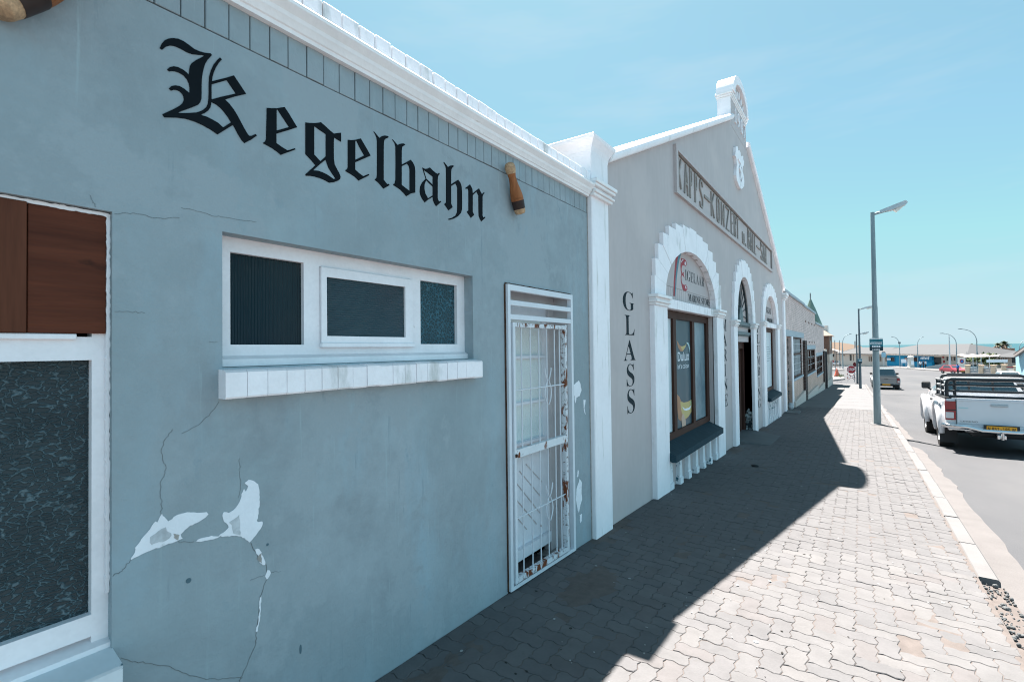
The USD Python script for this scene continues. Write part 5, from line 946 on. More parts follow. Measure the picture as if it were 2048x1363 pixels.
# ================================================================ PEOPLE
import manifold3d as m3
def person(label, loc, rz, top, bottom, sit=False, H=1.72):
    s = H / 1.72; zo = 0
    J = dict(hipL=(-.09, 0, .90), hipR=(.09, 0, .90), kneeL=(-.10, .02, .48), kneeR=(.10, .02, .48), ankL=(-.10, -.02, .08), ankR=(.10, -.02, .08), toeL=(-.11, .16, .04), toeR=(.11, .16, .04), pel=(0, 0, .96), chest=(0, 0, 1.28), neck=(0, .01, 1.46), head=(0, .02, 1.60), shL=(-.18, 0, 1.40), shR=(.18, 0, 1.40), elL=(-.23, -.02, 1.12), elR=(.23, -.02, 1.12), wrL=(-.22, .10, .88), wrR=(.22, .10, .88), haL=(-.21, .14, .80), haR=(.21, .14, .80))
    if sit: J.update(kneeL=(-.12, .42, .92), kneeR=(.12, .42, .92), ankL=(-.12, .46, .48), ankR=(.12, .46, .48), toeL=(-.12, .6, .44), toeR=(.12, .6, .44), wrL=(-.2, .25, 1.0), wrR=(.2, .25, 1.0), haL=(-.18, .33, .98), haR=(.18, .33, .98))
    R = dict(hip=.09, knee=.058, ank=.042, toe=.035, pel=.13, chest=.135, neck=.055, head=.10, sh=.062, el=.043, wr=.032, ha=.036)
    def chain(bones, grow=0.0):
        M_ = None
        for a, b in bones:
            ra, rb = (R[k.rstrip('LR')] + grow for k in (a, b)); A = m3.Manifold.sphere(ra, 10).translate(J[a]); B_ = m3.Manifold.sphere(rb, 10).translate(J[b]); h = m3.Manifold.batch_hull([A, B_]); M_ = h if M_ is None else M_ + h
        return M_.scale((s, s, s))
    legs = [(a + q_, b + q_) for q_ in 'LR' for a, b in (('hip', 'knee'), ('knee', 'ank'), ('ank', 'toe'))]; arms = [(a + q_, b + q_) for q_ in 'LR' for a, b in (('sh', 'el'), ('el', 'wr'), ('wr', 'ha'))]; trunk = [('pel', 'chest'), ('chest', 'neck'), ('neck', 'head'), ('shL', 'shR'), ('hipL', 'pel'), ('hipR', 'pel'), ('chest', 'shL'), ('chest', 'shR')]
    t = thing('person', label, 'person', loc=loc, rz=rz)
    part(t, 'body', chain(legs + arms + trunk), 'skin', smooth=50)
    part(t, 'shirt', chain([('pel', 'chest'), ('shL', 'shR'), ('chest', 'shL'), ('chest', 'shR'), ('shL', 'elL'), ('shR', 'elR')], .014), top, smooth=50)
    part(t, 'trousers', chain([('hipL', 'kneeL'), ('kneeL', 'ankL'), ('hipR', 'kneeR'), ('kneeR', 'ankR'), ('hipL', 'pel'), ('hipR', 'pel')], .012), bottom, smooth=50)
    hd = np.array(J['head']) * s; part(t, 'hair', trimesh.creation.icosphere(1, .104 * s).apply_transform(np.diag([1, 1, .8, 1])).apply_translation(hd + [0, -.012, .035 * s]), 'cloth_dark', smooth=True)
    part(t, 'nose', trimesh.creation.icosphere(0, .016 * s).apply_translation(hd + [0, .10 * s, -.005]), 'skin')
for k, (px, lab, tp, bt) in enumerate([(1841, 'person in white top walking past the blue shop, leftmost of three', 'cloth_white', 'cloth_dark'), (1847, 'person in dark clothes by the blue shop, middle of three', 'cloth_dark', 'cloth_dark'), (1851.5, 'person in pale top and dark trousers by the blue shop, rightmost of three', 'cloth_white', 'cloth_dark')]):
    p = spot(px, 737.5 - .4 * k); person(lab, (p[0], p[1], p[2] + .1), 2.6 - k * .8, tp, bt)
p = spot(1916, 747.5); person('person in a blue top standing at the red car', (p[0], p[1], p[2]), 2.0, 'cloth_blue', 'cloth_dark')
person('person in orange top and pale jeans sitting on the back of the distant pickup', (wb[0] + 1.3, wb[1] + .05, wb[2] + .28), math.radians(20), 'cloth_orange', 'cloth_jean', True)

# ================================================================ JUNCTION: barricade, cone, signs, lamps
def octagon(r): return sg.Polygon([(r * math.cos(math.pi / 8 + k * math.pi / 4), r * math.sin(math.pi / 8 + k * math.pi / 4)) for k in range(8)])
def facing(mesh, loc, yaw):
    """mesh modelled in (x: thickness towards viewer, y, z) turned so +x faces the camera side (-y world) then yaw"""
    R_ = trimesh.transformations.rotation_matrix(-math.pi / 2 + yaw, [0, 0, 1]); mesh = mesh.copy(); mesh.apply_transform(R_); mesh.apply_translation(loc); return mesh
sb = at(1703, 763, 46.6); sc_ = .0466; yw = .35
bs = thing('stop_barricade', 'red octagonal stop sign on a red and white trestle barricade', 'barricade')
fz = lambda m: facing(m, sb, yw)
zc_ = (763 - 738.5) * sc_
part(bs, 'sign_plate', fz(ext(affinity.translate(octagon(.385), 0, zc_), 0, .02)), 'stopred'); part(bs, 'sign_rim', fz(ext(affinity.translate(octagon(.395).difference(octagon(.365)), 0, zc_), .02, .024)), 'signwhite')
part(bs, 'sign_text', fz(ext(fit(glyphs('STOP', thin=-2.5), -.29, .29, zc_ - .13, zc_ + .13), .02, .027)), 'signwhite')
for s in (-1, 1): part(bs, 'leg', fz(rod((-.02, s * .29, 0), (-.02, s * .29, 1.0), .018, 6)), 'lampshell')
def striped(p0, p1, w):
    p0, p1 = np.array(p0), np.array(p1); n = 8; d = (p1 - p0) / n; nr = np.array([-d[1], d[0]]) / np.linalg.norm(d) * w
    for k in range(n): part(bs, 'stripe', fz(ext([tuple(p0 + d * k - nr), tuple(p0 + d * (k + 1) - nr), tuple(p0 + d * (k + 1) + nr), tuple(p0 + d * k + nr)], -.01, .0095 if k % 2 else .009)), 'stopred' if k % 2 == 0 else 'signwhite')
striped((-.37, .72), (.37, .36), .035); 
for q0, q1 in (((-.37, .36), (.37, .72)), ((-.30, .22), (0, .38)), ((.30, .22), (0, .38))):
    p0, p1 = np.array(q0), np.array(q1); n = 6; d = (p1 - p0) / n; nr = np.array([-d[1], d[0]]) / np.linalg.norm(d) * .035
    for k in range(n): part(bs, 'stripe', fz(ext([tuple(p0 + d * k - nr), tuple(p0 + d * (k + 1) - nr), tuple(p0 + d * (k + 1) + nr), tuple(p0 + d * k + nr)], .012, .024)), 'stopred' if k % 2 == 0 else 'signwhite')
rs = thing('road_sign', 'small dark red road sign seen edge-on behind the stop barricade', 'road sign'); part(rs, 'plate', facing(ext(affinity.scale(octagon(.25), .6, 1.1), 0, .02), at(1709, 729, 50), yw), mat('maroon_sign', (.10, .008, .012), .6, .1)); p_ = at(1709, 764, 50); part(rs, 'post', rod(p_, (p_[0], p_[1], p_[2] + 1.9), .025), 'lampdark')
cb = at(1674, 752, 56); H_ = 16.2 * .056
cn = thing('traffic_cone', 'large faded orange traffic cone on a concrete island', 'traffic cone', loc=tuple(cb)); part(cn, 'cone', lathe([(0, .04), (.26, .04), (.25, .12), (.035, H_), (0, H_ + .01)], 16), 'cone', smooth=40); part(cn, 'base', box(-.30, .30, -.30, .30, -.02, .05, .01), 'conebase')
isl = [spot(1660, 752), spot(1684, 752), spot(1690, 759), spot(1664, 762)]
solo('traffic_island', hull([(p[0], p[1], p[2] + d) for p in isl for d in (.15, -.2)]), 'kerb', 'low concrete island under the orange cone', 'island')
sbx = at(1682, 753, 55); sh = []
for _ in range(60):
    v = nrg.normal(0, .13, 3); v[2] = abs(v[2]); l_ = trimesh.creation.box((.10, .005, .06)); l_.apply_transform(trimesh.transformations.random_rotation_matrix(nrg.random(3))); l_.apply_translation(sbx + v); sh.append(l_)
solo('small_shrub', cat(sh), 'shrub', 'little green and yellow shrub beside the orange cone', 'shrub')
ss = thing('stop_sign', 'far small stop sign in front of the distant white pickup', 'stop sign'); p_ = at(1665, 739, 118); part(ss, 'post', rod(p_, p_ + [0, 0, 2.1], .05), 'lampshell'); part(ss, 'plate', facing(ext(octagon(.34), 0, .03), p_ + [0, 0, 1.95], yw), 'stopred')
for px, yt, yb, D in ((1671, 680, 752, 58), (1680, 680, 737, 62)):
    p_ = at(px, yb, D); solo('thin_mast', rod(p_, (p_[0], p_[1], p_[2] + (yb - yt) * D / 1000), .035), 'lampdark', f'thin dark mast {"behind the orange cone" if px == 1671 else "just right of the orange cone, shorter at its foot"}', 'mast')
p_ = at(1900, 738, 105); solo('flag_pole', tube([p_, p_ + [0, 0, 3], p_ + [0, 0, 7.0]], [.22, .12, .09], 8), 'lampshell', 'straight pale pole with thick white foot before the long building', 'pole')
isl2 = [spot(1658, 735), spot(1686, 739), spot(1689, 741), spot(1658, 741)]
solo('kerb_island', hull([(p[0], p[1], p[2] + d) for p in isl2 for d in (.18, -.2)]), 'kerb', 'pale long kerb island in front of the distant pickup', 'island')
def curved_lamp(base, top, D, label, s=1):
    b = at(*base, D); h = (base[1] - top[1]) * D / 1000; ar = (top[0] - base[0]) * D / 1000; d = RT
    pts = [b, b + up0 * h * .35, b + up0 * h * .72] + [b + up0 * (h * .72 + h * .27 * math.sin(a_)) + d * ar * (1 - math.cos(a_)) * .8 for a_ in np.linspace(.2, 1.45, 7)] + [b + up0 * h + d * ar * .9]
    t = thing('curved_street_lamp', label, 'street lamp', 'curved-neck street lamps round the junction')
    part(t, 'pole', tube(pts, [.11, .10, .08] + [.06] * 7 + [.05], 8), 'lampgrey', smooth=True)
    q_ = pts[-1]; part(t, 'lamp_head', hull([q_ + d * ar * .02 * k + o for k in (-4, 9) for o in (np.array([0, .12, .06]), np.array([0, -.12, .06]), np.array([0, .1, -.05]), np.array([0, -.1, -.05]))]), 'lampdark')
    return t, b, h
for base, top, D, lab in (((1800, 734), (1785, 673), 128, 'curved lamp with a dark box, before the left end of the blue shop'), ((1836, 737), (1848, 674), 126, 'curved lamp arching right, beside the whitewashed round pillar'), ((1914, 741), (1884, 666), 108, 'curved lamp arching left, beside the red car'), ((1955, 744), (1921, 657), 92, 'tallest curved lamp arching left, at the white awning'), ((1686, 738), (1703, 668), 112, 'curved lamp arching right, left of the long grey roof'), ((2040, 741), (2056, 680), 100, 'curved lamp at the right edge above the pale blue house')):
    t, b, h = curved_lamp(base, top, D, lab)
    if base[0] in (1800,): part(t, 'dark_box', box(-.25, .25, -.2, .2, -.25, .25, .03).apply_translation(b + up0 * h * .80), 'lampdark')

# ================================================================ FAR BUILDINGS (built along one street front)
def front_frame(A, B_):
    A, B_ = np.array(A, float), np.array(B_, float); u = (B_ - A); L = np.hypot(*u[:2]); u = u / L; n = np.array([u[1], -u[0]])    # n faces the camera side
    def hit(px, py):
        d = ray(px, py); t = ((A - CAM[:2]) @ n) / (d[:2] @ n); p = CAM + t * d; return float((p[:2] - A) @ u), float(p[2])
    def place(mesh):                                              # local x: outwards, y: along, z: up
        m = mesh.copy(); v = m.vertices; m.vertices = np.c_[A[0] + v[:, 0] * n[0] + v[:, 1] * u[0], A[1] + v[:, 0] * n[1] + v[:, 1] * u[1], v[:, 2]]
        if np.linalg.det(np.array([[n[0], u[0]], [n[1], u[1]]])) < 0: m.invert()
        return m
    return hit, place
hit, place = front_frame((-3.5, 203), (27, 150))
lb = thing('long_building', 'long low beige building with grey sheet roof across the junction', 'building')
yL, yR = hit(1681, 715)[0], hit(1995, 715)[0]; zE = -.95; zB = -6.0
def fy(px): return hit(px, 715)[0]
wallL = rect(yL, yR, zB, zE)
part(lb, 'wall', place(ext(rect(yL, fy(1775), zB, zE), -8, 0)), 'beige'); part(lb, 'wall', place(ext(rect(fy(1868), yR, zB, zE), -8, 0)), 'cream')
def roofp(ya, yb, ze, zr, dep, hipL=3.0, hipR=3.0, name='roof', par=lb, over=.6):
    part(par, name, place(hull([(over, ya, ze), (over, yb, ze), (-dep * 2 - over, ya, ze), (-dep * 2 - over, yb, ze), (over, ya, ze - .15), (over, yb, ze - .15), (-dep, ya + hipL, zr), (-dep, yb - hipR, zr)])), 'roof')
roofp(fy(1680) - .3, fy(1775), zE, 1.05, 6, .3, 6, over=1.0); roofp(fy(1735), fy(1940), zE + .1, 1.75, 7, 12, 9); 
ya_ = fy(1680) - .3; part(lb, 'gable_edge', place(hull([(1.05, ya_ - .1, zE - .22), (1.05, ya_ + .1, zE + .06), (1.05, ya_ - .1, zE + .06), (-6, ya_ + .2, 1.12), (-6, ya_ + .4, 1.12), (-6, ya_ + .2, .8)])), 'lampdark')
part(lb, 'eave_board', place(ext(rect(yL, yR, zE - .28, zE - .02), .02, .9)), 'cream')
def win(par, px0, px1, py0, py1, m='pane_dark', fm=None, nm='window', o=0.0):
    a_, z1_ = hit(px0, py0); b2_, z0_ = hit(px1, py1); part(par, nm, place(ext(rect(a_, b2_, z0_, z1_), .005 + o, .05 + o)), m)
    if fm: part(par, 'window_frame', place(ext(rect(a_ - .12, b2_ + .12, z0_ - .12, z1_ + .12).difference(rect(a_, b2_, z0_, z1_)), .005, .1)), fm)
win(lb, 1699.5, 1703.5, 708, 721, nm='door'); win(lb, 1706, 1708, 708, 721, 'tanroof', nm='door'); win(lb, 1686, 1690, 707, 711, 'tanroof')
for a_ in ((1738, 1740), (1742, 1744.5), (1757.5, 1760), (1761, 1763), (1771.5, 1774)): win(lb, *a_, 712.5, 722, 'brown', 'cream')
win(lb, 1868.5, 1883, 714, 729, nm='doorway')
for a_ in ((1893.5, 1897.5), (1903, 1905), (1908, 1912)): win(lb, *a_, 713, 721, 'pane_dark', 'cream')
win(lb, 1885, 1888, 711, 716, 'stopred', nm='notice'); win(lb, 1886, 1890, 720, 725, 'stopred', nm='notice')
for a_ in ((1997, 2001), (2006, 2009)): win(lb, *a_, 714, 718, 'pane_dark', 'cream')
win(lb, 2024, 2034, 714, 726, 'pane_dark', 'cream')
part(lb, 'wall', place(ext(rect(yR, fy(2060), zB, zE - .3), -6, -.5)), 'cream'); roofp(fy(1985), fy(2062), zE - .2, .35, 6, 1, 1)
bsx = thing('blue_shop', 'bright blue shop front under the long grey roof', 'shop')
part(bsx, 'wall', place(ext(rect(fy(1775), fy(1868), zB, zE - .3), -7.9, .15)), 'shop'); part(bsx, 'fascia', place(ext(rect(fy(1841), fy(1868), hit(1850, 719)[1], zE - .32), .15, .45)), 'shopdark')
part(bsx, 'low_counter', place(ext(rect(fy(1839), fy(1870), zB, hit(1850, 723.5)[1]), .15, .8)), 'shop')
a_, z_ = hit(1845, 714); b2_, z2_ = hit(1863, 718); 
for k in range(6): part(bsx, 'fascia_letter', place(ext(affinity.skew(rect(a_ + (b2_ - a_) * k / 6, a_ + (b2_ - a_) * (k + .7) / 6, z2_ - .1 * (k % 2), z_ + .08 * (k % 3)), 15), .45, .5)), 'signwhite')
for (a1_, a2_, y1_, y2_, m_) in ((1783, 1791, 714, 722.5, 'pane_dark'), (1811, 1816, 715, 722, 'orange'), (1827, 1838, 714, 722.5, 'brown')):
    q1, q2 = hit(a1_, y1_), hit(a2_, y2_); f_ = part(bsx, 'window', place(ext(rect(q1[0], q2[0], q2[1], q1[1]), .15, .22)), m_)
    part(bsx, 'window_frame', place(ext(rect(q1[0] - .15, q2[0] + .15, q2[1] - .15, q1[1] + .15).difference(rect(q1[0], q2[0], q2[1], q1[1])), .15, .28)), 'shopdark')
q1, q2 = hit(1776, 716), hit(1784, 720); part(bsx, 'arrow_sign', place(ext(rect(q1[0], q2[0], q2[1], q1[1]), .3, .36)), 'signwhite')
# far pavement strip before the long building
fp = [(1684, 722), (1720, 726.5), (1765, 732.5), (1800, 736), (1840, 739.5), (1880, 742), (1905, 743.5)]
P = np.array([spot(*q_) for q_ in fp]); back = np.array([p + np.array([.9, 1.6, 0]) / np.hypot(.9, 1.6) * 4.5 for p in P])
V = []; Fc = []
for p, q_ in zip(P, back): V += [(p[0], p[1], p[2] - .1), (p[0], p[1], p[2] + .14), (q_[0], q_[1], p[2] + .16)]
for k in range(len(P) - 1):
    for o in (0, 1): a_ = 3 * k + o; Fc += [(a_, a_ + 3, a_ + 4), (a_, a_ + 4, a_ + 1)]
solo('far_pavement', trimesh.Trimesh(np.array(V), np.array(Fc), process=False), 'kerb', 'pale kerbed pavement along the front of the long building', 'pavement', kind='structure')
# street furniture in front of the shop
p_ = at(1822, 736, 116); k_ = .116
wp = thing('round_pillar', 'whitewashed round pillar with domed top and a notice, before the blue shop', 'pillar', loc=tuple(p_)); part(wp, 'shaft', lathe([(0, 0), (.72, 0), (.66, .4), (.60, .5), (.56, 2.3), (.60, 2.45), (.62, 2.6), (.45, 2.85), (0, 2.95)], 16), 'stonew', smooth=35); part(wp, 'notice', box(.0, .5, -.64, -.55, .8, 1.7), 'signwhite'); part(wp, 'footing', box(-.9, .7, -.8, .6, -.2, .35, .08), 'stonew')
p_ = at(1808, 733.5, 122); nb = thing('notice_board', 'white notice board on two legs left of the round pillar', 'notice board')
part(nb, 'board', hull([p_ + RT * x + up0 * z + fw0 * y for x in (-.62, .62) for z in (1.0, 1.9) for y in (0, .06)]), 'signwhite')
for x in (-.5, .5): part(nb, 'leg', rod(p_ + RT * x, p_ + RT * x + up0 * 1.0, .05), 'lampshell')
p_ = at(1768, 731, 118); pb = thing('information_sign', 'pale blue information sign on a post before the long building', 'sign'); part(pb, 'board', hull([p_ + RT * x + up0 * z + fw0 * y for x in (-.5, .5) for z in (2.0, 3.1) for y in (0, .06)]), 'houseblue'); part(pb, 'post', rod(p_, p_ + up0 * 2.0, .06), 'lampshell'); part(pb, 'board_top', hull([p_ + RT * x + up0 * z + fw0 * y for x in (-.35, .35) for z in (3.11, 3.3) for y in (0, .06)]), 'lampdark')
q0, q1 = spot(1852, 738), spot(1890, 739)
solo('ramp_wall', hull([(p[0], p[1], p[2] + d) for p, d in ((q0, 0), (q1, 0), (q0, .55), (q1, 1.35))] + [(p[0] + .2, p[1] + .3, p[2] + d) for p, d in ((q0, 0), (q1, 0), (q0, .55), (q1, 1.35))]), 'steel', 'grey ramp wall rising to the doorway beside the blue shop', 'wall')
q0, q1 = spot(1891, 743), spot(1930, 745)
solo('low_wall', hull([(p[0], p[1], p[2] + d) for p in (q0, q1) for d in (0, .85)] + [(p[0] + .2, p[1] + .35, p[2] + d) for p in (q0, q1) for d in (0, .85)]), 'sandstone', 'low pinkish wall behind the red car', 'wall')
# no-parking board
p_ = at(1924, 743, 98); np_ = thing('sign_board', 'cream board with a round red and blue no-stopping sign', 'sign')
part(np_, 'board', hull([p_ + RT * x + up0 * z + fw0 * y for x in (-.72, .72) for z in (.6, 2.8) for y in (.08, .14)]), 'beige')
for r_, m_, o_ in ((.42, 'stopred', .06), (.28, 'cloth_blue', .03)):
    d_ = lathe([(0, 0), (r_, 0), (r_, .03), (0, .03)], 20); part(np_, 'disc', frame_along(d_, p_ + up0 * 2.05 + RT * .1 + fw0 * (o_ - .0), fw0), m_)
for x in (-.6, .6): part(np_, 'leg', rod(p_ + RT * x + fw0 * .1, p_ + RT * x + up0 * .7 + fw0 * .1, .06), 'beige')
# white awning with posts
aw = thing('awning', 'long white canvas awning on slim posts', 'awning')
D_ = 94; c0, c1 = at(1913, 709.5, D_), at(2001, 709.5, D_ - 6); e0, e1 = at(1930, 714, D_ - 4), at(1996, 713, D_ - 9)
for k in range(4):
    t0, t1 = k / 4, (k + 1) / 4; A_, B_, C_, D2 = c0 + (c1 - c0) * t0, c0 + (c1 - c0) * t1, e0 + (e1 - e0) * t1, e0 + (e1 - e0) * t0
    part(aw, 'canvas', hull([q_ + up0 * o for q_ in (A_, B_, C_, D2) for o in (0, .05)] + [(A_ + B_) / 2 + up0 * .18]), 'awning')
    part(aw, 'post', rod((D2[0], D2[1], zroad(D2[1]) - .1), D2, .07), 'lampshell')
    part(aw, 'spike', rod(A_, A_ + up0 * .6, .03), 'lampdark')
# white signboard, planting
p_ = at(1995, 738, 84); wsb = thing('signboard', 'long low white signboard behind the gate pillars', 'sign'); part(wsb, 'board', hull([p_ + RT * x + up0 * z + fw0 * y for x in (-1.75, 1.75) for z in (1.15, 1.62) for y in (0, .08)]), 'signwhite')
for x in (-1.3, 1.3): part(wsb, 'leg', rod(p_ + RT * x + fw0 * .04, p_ + RT * x + up0 * 1.2 + fw0 * .04, .06), 'beige')
def bush(px, py, D, r, label, m='shrub', n=90):
    p = at(px, py, D); L_ = []
    for _ in range(n):
        v = nrg.normal(0, r * .45, 3); v[2] = abs(v[2]) * .9; l_ = trimesh.creation.box((r * .5, .02, r * .28)); l_.apply_transform(trimesh.transformations.random_rotation_matrix(nrg.random(3))); l_.apply_translation(p + v); L_.append(l_)
    t = thing('shrub', label, 'shrub'); part(t, 'leaves', cat(L_), m); part(t, 'stem', rod(p - up0 * r, p + up0 * r * .5, .05), 'trunk')
for px, py, D, r, lab in ((1940, 722, 95, .7, 'small dark shrub left under the awning'), (1950, 722, 94, .8, 'olive shrub under the awning beside the tallest curved lamp'), (1966, 722, 92, 1.3, 'large green shrub under the middle of the awning'), (1985, 716, 88, .8, 'green shrub above the white signboard'), (1990, 727, 86, .8, 'green shrub below the white signboard'), (1977, 728, 86, .6, 'brown shrub at the left end of the signboard')): bush(px, py, D, r, lab)
# gate pillars with panels
gp = [(1936, 748, 729), (1963, 749, 730), (1988, 749, 729.5), (2009, 749, 728.5), (2034, 750, 731)]
for k, (px, yb, yt) in enumerate(gp):
    D = 72 - k * 2; p = at(px, yb + 2, D); h = (yb + 2 - yt) * D / 1000
    solo('gate_pillar', trimesh.util.concatenate([box(-.24, .24, -.24, .24, -.3, h - .1, .03), box(-.29, .29, -.29, .29, h - .1, h, .02)]).apply_transform(trimesh.transformations.rotation_matrix(-.5, [0, 0, 1])).apply_translation(p), 'sandstone', ['square pale sandstone gate pillar nearest the red car', 'square pale sandstone gate pillar second from the red car', 'square pale sandstone gate pillar at the left of the notice wall', 'square pale sandstone gate pillar left of the red-topped panel', 'square pale sandstone gate pillar by the pale blue house'][k], 'pillar', 'row of sandstone gate pillars')
    if k < 4:
        px2, yb2, _ = gp[k + 1]; p2 = at(px2, yb2 + 2, D - 2); pa, pb_ = p + (p2 - p) * .17, p + (p2 - p) * .83
        t = thing('fence_panel', ['grey slatted fence panel between first and second gate pillars', 'grey slatted fence panel between second and third gate pillars', 'pinkish solid fence panel between third and fourth gate pillars', 'pinkish wall panel with red edge between the last gate pillars'][k], 'fence panel')
        for j in range(4):
            part(t, 'slat', hull([q_ + up0 * (z0_ + d_) + fw0 * e for q_ in (pa, pb_) for z0_ in [.1 + j * .24] for d_ in (0, .19) for e in (0, .05)]), 'steel' if k < 2 else 'beige')
        if k == 3: part(t, 'red_edge', hull([q_ + up0 * z0_ + fw0 * e for q_ in (pa, pb_) for z0_ in (1.1, 1.2) for e in (-.06, .12)]), 'stopred')
# pale blue house at the right edge
D = 58; hA, hB = at(2032, 742, D), at(2110, 745, D - 10)
bh = thing('pale_blue_house', 'pale blue gabled house at the right edge', 'house')
zt = at(2032, 713, D)[2]; zr = at(2060, 682, D)[2]
part(bh, 'wall', hull([(hA[0], hA[1], hA[2] - 1), (hB[0], hB[1], hA[2] - 1), (hA[0], hA[1], zt), (hB[0], hB[1], zt), ((hA[0] + hB[0]) / 2, (hA[1] + hB[1]) / 2, zr)] + [(x + 9, y_ + 6, z) for x, y_, z in ((hA[0], hA[1], hA[2] - 1), (hB[0], hB[1], hA[2] - 1), (hA[0], hA[1], zt), (hB[0], hB[1], zt), ((hA[0] + hB[0]) / 2, (hA[1] + hB[1]) / 2, zr))]), 'houseblue')
eA = at(2027, 709, D - .8); rg_ = np.array([(hA[0] + hB[0]) / 2, (hA[1] + hB[1]) / 2 - .6, zr + .1])
part(bh, 'barge_board', hull([eA + o for o in (np.zeros(3), np.array([0, 0, -.28]), np.array([.3, .3, 0]), np.array([.3, .3, -.28]))] + [rg_ + o for o in (np.zeros(3), np.array([0, 0, -.28]), np.array([.3, .3, 0]), np.array([.3, .3, -.28]))]), 'awning')
part(bh, 'roof', hull([eA + np.array([0, 0, .02]), rg_ + np.array([0, 0, .02]), eA + np.array([9, 6, .02]), rg_ + np.array([9, 6, .02]), eA + np.array([0, 0, .12]), rg_ + np.array([0, 0, .12]), eA + np.array([9, 6, .12]), rg_ + np.array([9, 6, .12])]), 'roof')
wv0, wv1 = at(2041, 721, D - .9), at(2047, 727, D - 1.6); part(bh, 'window', hull([(p[0], p[1], z) for p in (wv0, wv1) for z in (wv0[2], wv1[2])] + [(p[0] + .4, p[1] + .4, z) for p in (wv0, wv1) for z in (wv0[2], wv1[2])]), 'pane_dark')
# left: white wall and shed by the distant pickup
p0, p1 = at(1656, 718, 132), at(1664, 718, 134); wl = thing('white_gate_house', 'narrow white end wall beyond the turret building', 'building'); part(wl, 'wall', hull([(p[0], p[1], z) for p in (p0, p1) for z in (p0[2] - 2, at(1660, 701, 132)[2])] + [(p[0], p[1] + 3, z) for p in (p0, p1) for z in (p0[2] - 2, at(1660, 701, 132)[2])]), 'white'); part(wl, 'coping', hull([(p[0] + o, p[1] + e, at(1660, 701, 132)[2] + d) for p, o in ((p0, -.1), (p1, .1)) for e in (-.1, 3.1) for d in (0, .12)]), 'white')
p0, p1 = at(1664, 704, 170), at(1682, 707, 172); sd = thing('open_shed', 'open shed with pale sloping roof left of the long building', 'shed'); part(sd, 'roof', hull([p0 + up0 * .9, p1 + up0 * .3, p0 + np.array([0, 8, 1.2]), p1 + np.array([0, 8, .8]), p0 + up0 * .7, p1 + up0 * .1, p0 + np.array([0, 8, 1.0]), p1 + np.array([0, 8, .6])]), 'awning')
for t_ in (.05, .5, .95): q_ = p0 + (p1 - p0) * t_; part(sd, 'post', rod(q_ - up0 * 5, q_ + up0 * .5, .12), 'tanroof')
part(sd, 'back_wall', hull([p + np.array([0, 7.5, d]) for p in (p0, p1) for d in (-5, .5)] + [p + np.array([0, 7.8, d]) for p in (p0, p1) for d in (-5, .5)]), 'cream')
p0 = at(1710, 692, 190); part(lb, 'roof_vent', rod(p0 - up0 * 2, p0 + up0 * 1.9, .22), 'steel')
# dune
ridge = [(1560, 700), (1600, 690), (1640, 684.5), (1660, 683.5), (1680, 684.5), (1700, 687.5), (1716, 690.5), (1724, 693)]
V = []; Fc = []
for px, py in ridge:
    a_ = at(px, py, 620); V += [at(px, 706, 430), at(px, (py + 706) / 2 - 1.5, 520), a_, a_ + np.array([0, 140, -12.0])]
for k in range(len(ridge) - 1):
    for o in range(3): q_ = 4 * k + o; Fc += [(q_, q_ + 4, q_ + 5), (q_, q_ + 5, q_ + 1)]
solo('dune', trimesh.Trimesh(np.array(V), np.array(Fc), process=False), 'dune', 'low tan dune behind the roofs on the left', 'dune', kind='structure', smooth=True)
# houses' roofs by the sea (right) and palms
for (x0_, x1_, yt_, D, m_, lab) in ((1953, 2030, 696.5, 215, 'tanroof', 'low brown flat-roofed building by the sea behind the palms'),):
    A_, B_ = at(x0_, 712, D), at(x1_, 712, D - 10); zt_ = at(x0_, yt_, D)[2]; t = thing('seaside_building', lab, 'building')
    part(t, 'wall', hull([(p[0], p[1] + e, z) for p in (A_, B_) for e in (0, 12) for z in (A_[2] - 3, zt_ - .3)]), 'tanroof'); part(t, 'roof', hull([(p[0], p[1] + e, z) for p in (A_, B_) for e in (-.5, 12.5) for z in (zt_ - .3, zt_)]), 'brickbrown')
def palm(px, py, D, r, label, n=46, skirt=True):
    p = at(px, py, D); t = thing('palm_tree', label, 'palm tree'); fr = []; dr_ = []
    gz = zroad(p[1])
    part(t, 'trunk', tube([(p[0], p[1], gz - .3), (p[0] + .1, p[1], (gz + p[2]) / 2), p], [.38, .30, .28], 10), 'trunk', smooth=True)
    for k in range(n):
        a_ = rng.uniform(0, 2 * math.pi); el = rng.uniform(-.5, 1.25); L_ = r * rng.uniform(.75, 1.1); dry = skirt and el < .15
        d0 = np.array([math.cos(a_) * math.cos(el), math.sin(a_) * math.cos(el), math.sin(el)]); pts = [p + d0 * L_ * s_ - up0 * L_ * .45 * s_ * s_ for s_ in np.linspace(0, 1, 6)]
        sd_ = np.cross(d0, [0, 0, 1.0]); sd_ /= np.linalg.norm(sd_) + 1e-9; wd = [.06, .22, .30, .28, .18, .02]
        V = []; Fc = []
        for s_, (q_, w_) in enumerate(zip(pts, wd)): V += [q_ + sd_ * w_ * r * .55 - up0 * w_ * .3, q_, q_ - sd_ * w_ * r * .55 - up0 * w_ * .3]
        for s_ in range(5):
            for o in (0, 1): b_ = 3 * s_ + o; Fc += [(b_, b_ + 1, b_ + 4), (b_, b_ + 4, b_ + 3)]
        (dr_ if dry else fr).append(trimesh.Trimesh(np.array(V), np.array(Fc), process=False))
    part(t, 'crown', cat(fr), 'palm')
    if dr_: part(t, 'dry_skirt', cat(dr_), 'thatch')
palm(1945, 689, 170, 1.1, 'small palm crown showing over the grey roof', 26, False)
palm(1997, 690, 175, 1.9, 'thatchy palm left in the pair by the sea'); palm(2009, 687.5, 178, 2.2, 'taller green palm right in the pair by the sea')

